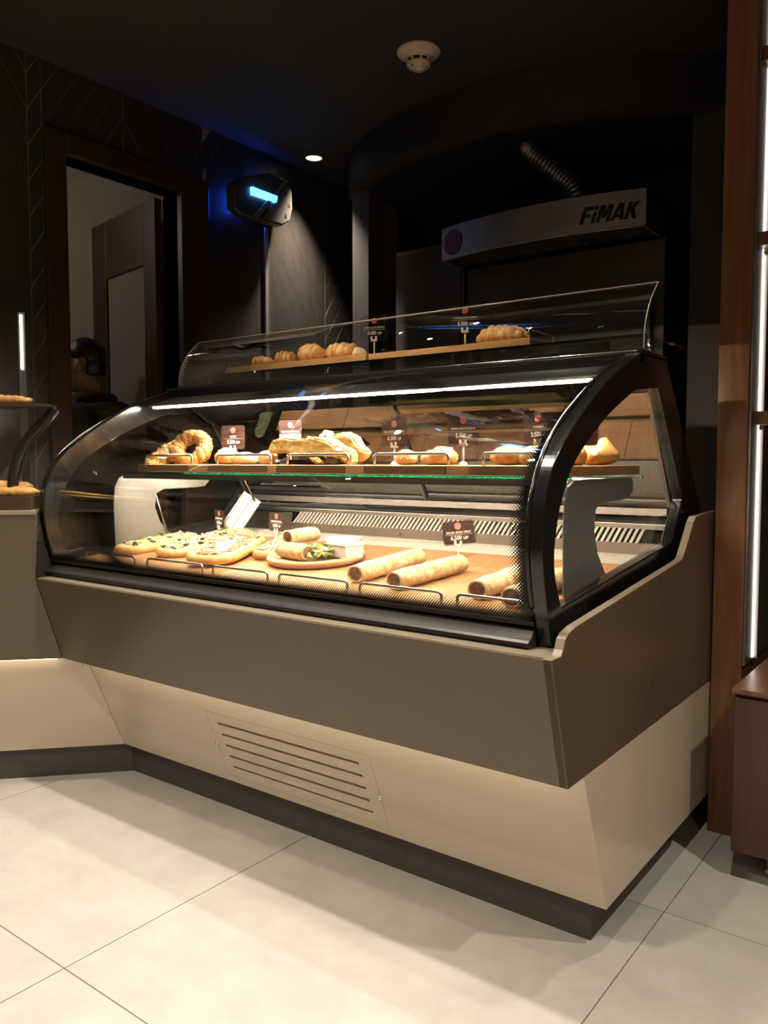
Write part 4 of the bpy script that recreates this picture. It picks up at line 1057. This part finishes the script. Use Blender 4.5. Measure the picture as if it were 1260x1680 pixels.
def strokes():
    h, w = .078, .0175; b = new()
    def seg(x0, z0, x1, z1, ww=w):     # a stroke with level ends
        q = [(x0 - ww / 2, z0), (x0 + ww / 2, z0), (x1 + ww / 2, z1), (x1 - ww / 2, z1)]
        prism(b, [(x + .30 * z, z) for x, z in q], -.0015, .0015, 1)
    def bar(x0, x1, z0, z1): prism(b, [(x + .30 * z, z) for x, z in ((x0, z0), (x1, z0), (x1, z1), (x0, z1))], -.0015, .0015, 1)
    seg(.009, 0, .009, h); bar(.018, .050, h - .017, h); bar(.018, .042, .030, .045)                     # F
    seg(.062, 0, .062, .052); bar(.0535, .0705, .060, h)                                                # i
    seg(.086, 0, .086, h); seg(.132, 0, .132, h); seg(.094, h, .109, .018, .016); seg(.124, h, .109, .018, .016)   # M
    seg(.152, 0, .172, h); seg(.196, 0, .178, h); bar(.166, .186, .014, .027)                            # A
    seg(.216, 0, .216, h); seg(.222, .036, .250, h, .02); seg(.232, .046, .254, 0, .02)                   # K
    return b
txt = obj('brand_lettering', strokes(), 'black_print', hp); txt.rotation_euler = (0, 0, math.atan(.085 * 4 * (2 * u - 1) / (HX1 - HX0)))
txt.location = Vector((HX0 + (HX1 - HX0) * .735, bow(.735) - .005, HZ0 + .040)) - Vector(hp.parent.location) - Vector(hp.location)
u = .075; lx = HX0 + (HX1 - HX0) * u; la = math.atan(.085 * 4 * (2 * u - 1) / (HX1 - HX0))
em = thing('x', 'x', 'x'); bpy.data.objects.remove(em, do_unlink=True)
mt = Matrix.Translation((lx, bow(u) - .004, (HZ0 + HZ1) / 2)) @ Matrix.Rotation(la, 4, 'Z') @ Matrix.Rotation(R(90), 4, 'X')
b = new(); bmesh.ops.create_cone(b, cap_ends=True, segments=36, radius1=.066, radius2=.066, depth=.003, matrix=mt); lg = W('emblem', b, 'logo_dark', hp)
def emb(pts, r, closed=False):
    b = new(); tube(b, [mt @ Vector((x, y, .002)) for x, y in pts], r, 6, closed); return b
W('emblem_ring', emb([(.058 * math.cos(a), .058 * math.sin(a)) for a in [2 * math.pi * i / 32 for i in range(32)]], .0025, True), 'logo_magenta', lg)
b = new()
for s in (-1, 1): icos(b, mt @ Vector((s * .017, .014, .002)), .008, 1)
tube(b, [mt @ Vector((.024 * math.cos(a), -.004 + .018 * math.sin(a), .002)) for a in [math.pi + math.pi * i / 8 for i in range(9)]], .003, 6)
W('emblem_face', b, 'logo_magenta', lg)
b = new(); tube(b, [(-1.70, 3.86, HZ0 + .01), (-1.66, 3.86, HZ0 - .02), (-1.62, 3.86, HZ0 + .01)], .008, 8); W('pull_ring', b, 'black_satin', hd, smooth=True)
# foil duct
a = P(943, 322, 1, 4.12); c = P(877, 254, 1, 4.12)
path = catmull([(a.x + .05, 4.12, HZ1), (a.x, 4.12, a.z + .03), ((a.x + c.x) / 2 + .01, 4.12, (a.z + c.z) / 2 + .015), (c.x, 4.12, c.z), (c.x - .05, 4.12, CEIL - .003)], 14)
b = new(); tube(b, path, [.058 + (.005 if i % 2 else 0) for i in range(len(path))], 20); tag(obj('foil_duct', b, 'foil', None, False), 'corrugated foil exhaust duct rising from the oven hood', 'duct')
# steel cabinet beside the oven
ca, cb = P(650, 415, 1, 4.0), P(728, 415, 1, 4.0)
t = thing('steel_cabinet', 'dark grey steel cabinet left of the rack oven', 'cabinet', ((ca.x + cb.x) / 2, 4.3, 0))
W('body', bx(ca.x, OX0 - .01, 4.0, 4.6, .05, ca.z), 'steel_dark', t, bevel=.003); W('door', bx(ca.x + .01, OX0 - .02, 3.982, 3.999, .1, ca.z - .03), 'oven_steel', t, bevel=.003)
b = new(); tube(b, [(OX0 - .05, 3.982, 1.2), (OX0 - .05, 3.955, 1.2), (OX0 - .05, 3.955, 1.4), (OX0 - .05, 3.982, 1.4)], .008, 8); W('handle', b, 'steel', t, smooth=True)
W('plinth', bx(ca.x + .02, OX0 - .03, 4.03, 4.55, 0, .05), 'plinth', t)
# paper bag on the staff worktop behind the case
t = thing('staff_worktop', 'steel staff worktop behind the display case', 'worktop', (-1.8, 3.05, 0))
W('top', bx(-2.70, -1.2, 2.86, 3.20, 1.02, 1.045), 'steel_dark', t, bevel=.002)
for xx in (-2.65, -1.25):
    for yy in (2.90, 3.16): W('leg', bx(xx - .02, xx + .02, yy - .02, yy + .02, 0, 1.02), 'steel_dark', t)
t = thing('paper_bag', 'white paper bag with red print behind the case rear door', 'paper bag', (P(572, 800, 1, 3.0).x, 3.0, 1.0455))
obj('body', pr([(-.12, 0), (.12, 0), (.115, .13), (-.11, .14)], -.04, .04, 1), 'paper', t, bevel=.004)
for sx_ in (.03, .06): 
    b = new(); icos(b, (sx_, -.041, .07), .016, 1, (1, .1, 1.6)); obj('red_mark', b, 'red_print', t)

# ------------------------------------------------------------------ person beyond the doorway
PX = -3.86; hp_ = P(138, 592, 0, PX); PY = hp_.y; HC_ = hp_.z
per = thing('person', 'person in a dark hooded jacket standing beyond the doorway facing left', 'person', (PX, PY, 0), (0, 0, R(0)))
def caps(bm, a, c, ra, rc, n=7, seg=14, flat=1.0, ax=None):
    a = Vector(a); c = Vector(c)
    for i in range(n):
        u = i / (n - 1); icos(bm, a.lerp(c, u), ra + (rc - ra) * u, 2)
# local frame: facing direction f (to the picture's left), side s
f = Vector((-.80, -.60, 0)).normalized(); s_ = Vector((0, 0, 1)).cross(f).normalized()
S = HC_ / 1.685                                    # scale from the head centre height
def L3(fw_, sd, z): return f * (fw_ * S) + s_ * (sd * S) + Vector((0, 0, z * S))
def remesh(o, vox, it=6):
    m = o.modifiers.new('remesh', 'REMESH'); m.mode = 'VOXEL'; m.voxel_size = vox; m.use_smooth_shade = True
    k = o.modifiers.new('smooth', 'SMOOTH'); k.iterations = it; k.factor = .5
b = new()
def CP(a, c, ra, rc, n=8): caps(b, L3(*a), L3(*c), ra * S, rc * S, n)
def EL(c, r):
    m = Matrix.Translation(L3(*c)) @ Matrix(((f.x, s_.x, 0, 0), (f.y, s_.y, 0, 0), (0, 0, 1, 0), (0, 0, 0, 1))) @ Matrix.Diagonal((r[0] * S, r[1] * S, r[2] * S, 1))
    bmesh.ops.create_icosphere(b, subdivisions=4, radius=1, matrix=m)
EL((.005, 0, 1.69), (.095, .076, .092)); EL((.035, 0, 1.61), (.068, .060, .085)); EL((.055, 0, 1.575), (.042, .036, .04))      # skull, face, chin
EL((.108, 0, 1.625), (.022, .014, .026)); EL((.095, 0, 1.585), (.014, .024, .010)); EL((.088, 0, 1.67), (.014, .05, .012))          # nose, lips, brow
for sd in (-1, 1): EL((-.004, sd * .088, 1.645), (.024, .018, .038))                                                             # ears
CP((-.015, 0, 1.58), (-.03, 0, 1.42), .055, .065)
CP((-.02, 0, 1.38), (0, 0, .95), .13, .13); CP((-.02, -.09, 1.33), (0, -.07, 1.0), .10, .11); CP((-.02, .09, 1.33), (0, .07, 1.0), .10, .11)
for sd in (-1, 1):
    CP((-.02, sd * .17, 1.38), (-.02, sd * .22, 1.10), .062, .048); CP((-.02, sd * .22, 1.10), (.14, sd * .18, .93), .046, .032)
    CP((.14, sd * .18, .93), (.20, sd * .165, .88), .034, .026, 4)
    for k in range(4): CP((.20, sd * (.135 + .018 * k), .875), (.245, sd * (.14 + .016 * k), .835 + .004 * k), .0095, .0085, 5)
    CP((.17, sd * .14, .89), (.215, sd * .115, .865), .011, .009, 4)
    CP((0, sd * .09, .92), (.01, sd * .10, .48), .085, .055); CP((.01, sd * .10, .48), (-.02, sd * .10, .09), .054, .038); CP((-.03, sd * .10, .045), (.15, sd * .11, .03), .042, .032)
o = obj('body', b, 'skin', per, True); remesh(o, .011 * S, 4)
for sd in (-1, 1):
    b = new(); EL((.086, sd * .032, 1.645), (.012, .014, .010)); obj('eye', b, 'paper', per, True)
b = new()   # jacket
CP((-.02, 0, 1.40), (0, 0, .86), .145, .165); CP((-.02, -.10, 1.36), (0, -.08, .88), .118, .14); CP((-.02, .10, 1.36), (0, .08, .88), .118, .14)
for sd in (-1, 1):
    CP((-.02, sd * .175, 1.385), (-.03, sd * .235, 1.09), .083, .072); CP((-.03, sd * .235, 1.09), (.12, sd * .19, .94), .07, .052)
o = obj('jacket', b, 'fabric', per, True); remesh(o, .014 * S, 6)
b = new()   # collar and hood roll
N = 22
path = [L3(-.035 + .095 * math.cos(a), .105 * math.sin(a), 1.475 + (-.045 if math.cos(a) > .2 else .02)) for a in [2 * math.pi * i / N for i in range(N)]]
tube(b, path, .028 * S, 8, True)
path = [L3(-.06 + .12 * math.cos(a), .14 * math.sin(a), 1.435) for a in [math.pi * .42 + math.pi * 1.16 * i / N for i in range(N + 1)]]
tube(b, path, [.02 * S + .028 * S * math.sin(math.pi * i / N) for i in range(N + 1)], 8)
obj('hood', b, 'fabric', per, True)
b = new(); CP((.075, .0, 1.47), (.135, 0, 1.25), .028, .03); obj('shirt', b, 'shirt', per, True)
b = new()
for sd in (-1, 1): CP((0, sd * .09, .93), (.01, sd * .10, .46), .105, .075); CP((.01, sd * .10, .46), (-.02, sd * .10, .10), .074, .062)
o = obj('trousers', b, 'trouser', per, True); remesh(o, .016 * S, 5)
b = new()
for sd in (-1, 1): CP((-.05, sd * .10, .045), (.17, sd * .11, .035), .048, .04)
for v in b.verts: v.co.z = max(0, v.co.z)
o = obj('shoes', b, 'black_satin', per, True)
b = new(); EL((-.008, 0, 1.705), (.102, .086, .094)); EL((-.045, 0, 1.655), (.066, .076, .085))
for v in list(b.verts):
    p = v.co; fr2 = p.dot(f) / S; zz = p.z / S
    v.co += (p - L3(-.01, 0, 1.68)).normalized() * S * (.007 * nz(p, 40, 3) + .006 * nz(p, 110, 7))
dl = [v for v in b.verts if v.co.z / S < 1.605 + .012 * nz(v.co, 60, 2) or (v.co.dot(f) / S > .045 and v.co.z / S < 1.70) or (abs(v.co.dot(s_)) / S > .055 and v.co.z / S < 1.69 and v.co.dot(f) / S > -.032)]
bmesh.ops.delete(b, geom=dl, context='VERTS'); o = obj('hair', b, 'hair', per, True)
md = o.modifiers.new('s', 'SOLIDIFY'); md.thickness = .006

# ------------------------------------------------------------------ lit shelving at the right
sh = thing('wall_shelving', 'wooden wall shelving with a bright vertical light beside the pillar', 'shelving', (-.2, 2.95, .58))
W('back_panel', bx(-.64, .6, 3.20, 3.22, .58, 2.97), 'red_print', sh)
W('back_panel', bx(-.64, .6, 3.185, 3.199, .58, 1.30), 'tray_dark', sh)
W('side_profile', bx(-.640, -.634, 2.806, 3.19, .58, 2.97), 'steel_dark', sh)
LX = P(1246, 560, 1, 2.90).x
W('led_column', bx(LX - .006, LX + .006, 2.90, 2.915, .59, 2.96), 'led_column', sh)
W('led_profile', bx(LX - .016, LX + .016, 2.916, 2.935, .585, 2.965), 'steel_dark', sh)
for py in (92, 393, 686):
    q = P(1236, py, 1, 2.84)
    s1 = W('shelf_board', bx(q.x, .6, 2.84, 3.18, q.z - .022, q.z + .022), 'pillar_wood', sh, bevel=.002)
    W('shelf_clip', bx(q.x - .012, q.x + .02, 2.90, 2.93, q.z - .036, q.z - .0225), 'steel', sh)
bc = thing('base_cabinet', 'dark red brown wooden base cabinet on steel feet beside the pillar', 'cabinet', (-.1, 2.7, 0))
W('body', bx(-.594, .6, 2.52, 3.18, .085, .565), 'cabinet_wood', bc, bevel=.003)
W('top', bx(-.600, .6, 2.505, 3.18, .5655, .580), 'pillar_wood', bc, bevel=.002)
W('door', bx(-.590, -.05, 2.503, 2.519, .09, .555), 'cabinet_wood', bc, bevel=.002); W('door', bx(-.045, .5, 2.503, 2.519, .09, .555), 'cabinet_wood', bc, bevel=.002)
for xx in (-.50, .4):
    for yy in (2.62, 3.05):
        b = new(); lathe(b, [(0, 0), (.024, 0), (.024, .01), (.014, .014), (.014, .085), (0, .085)], 16, (xx, yy, 0)); W('foot', b, 'steel', bc, smooth=True)
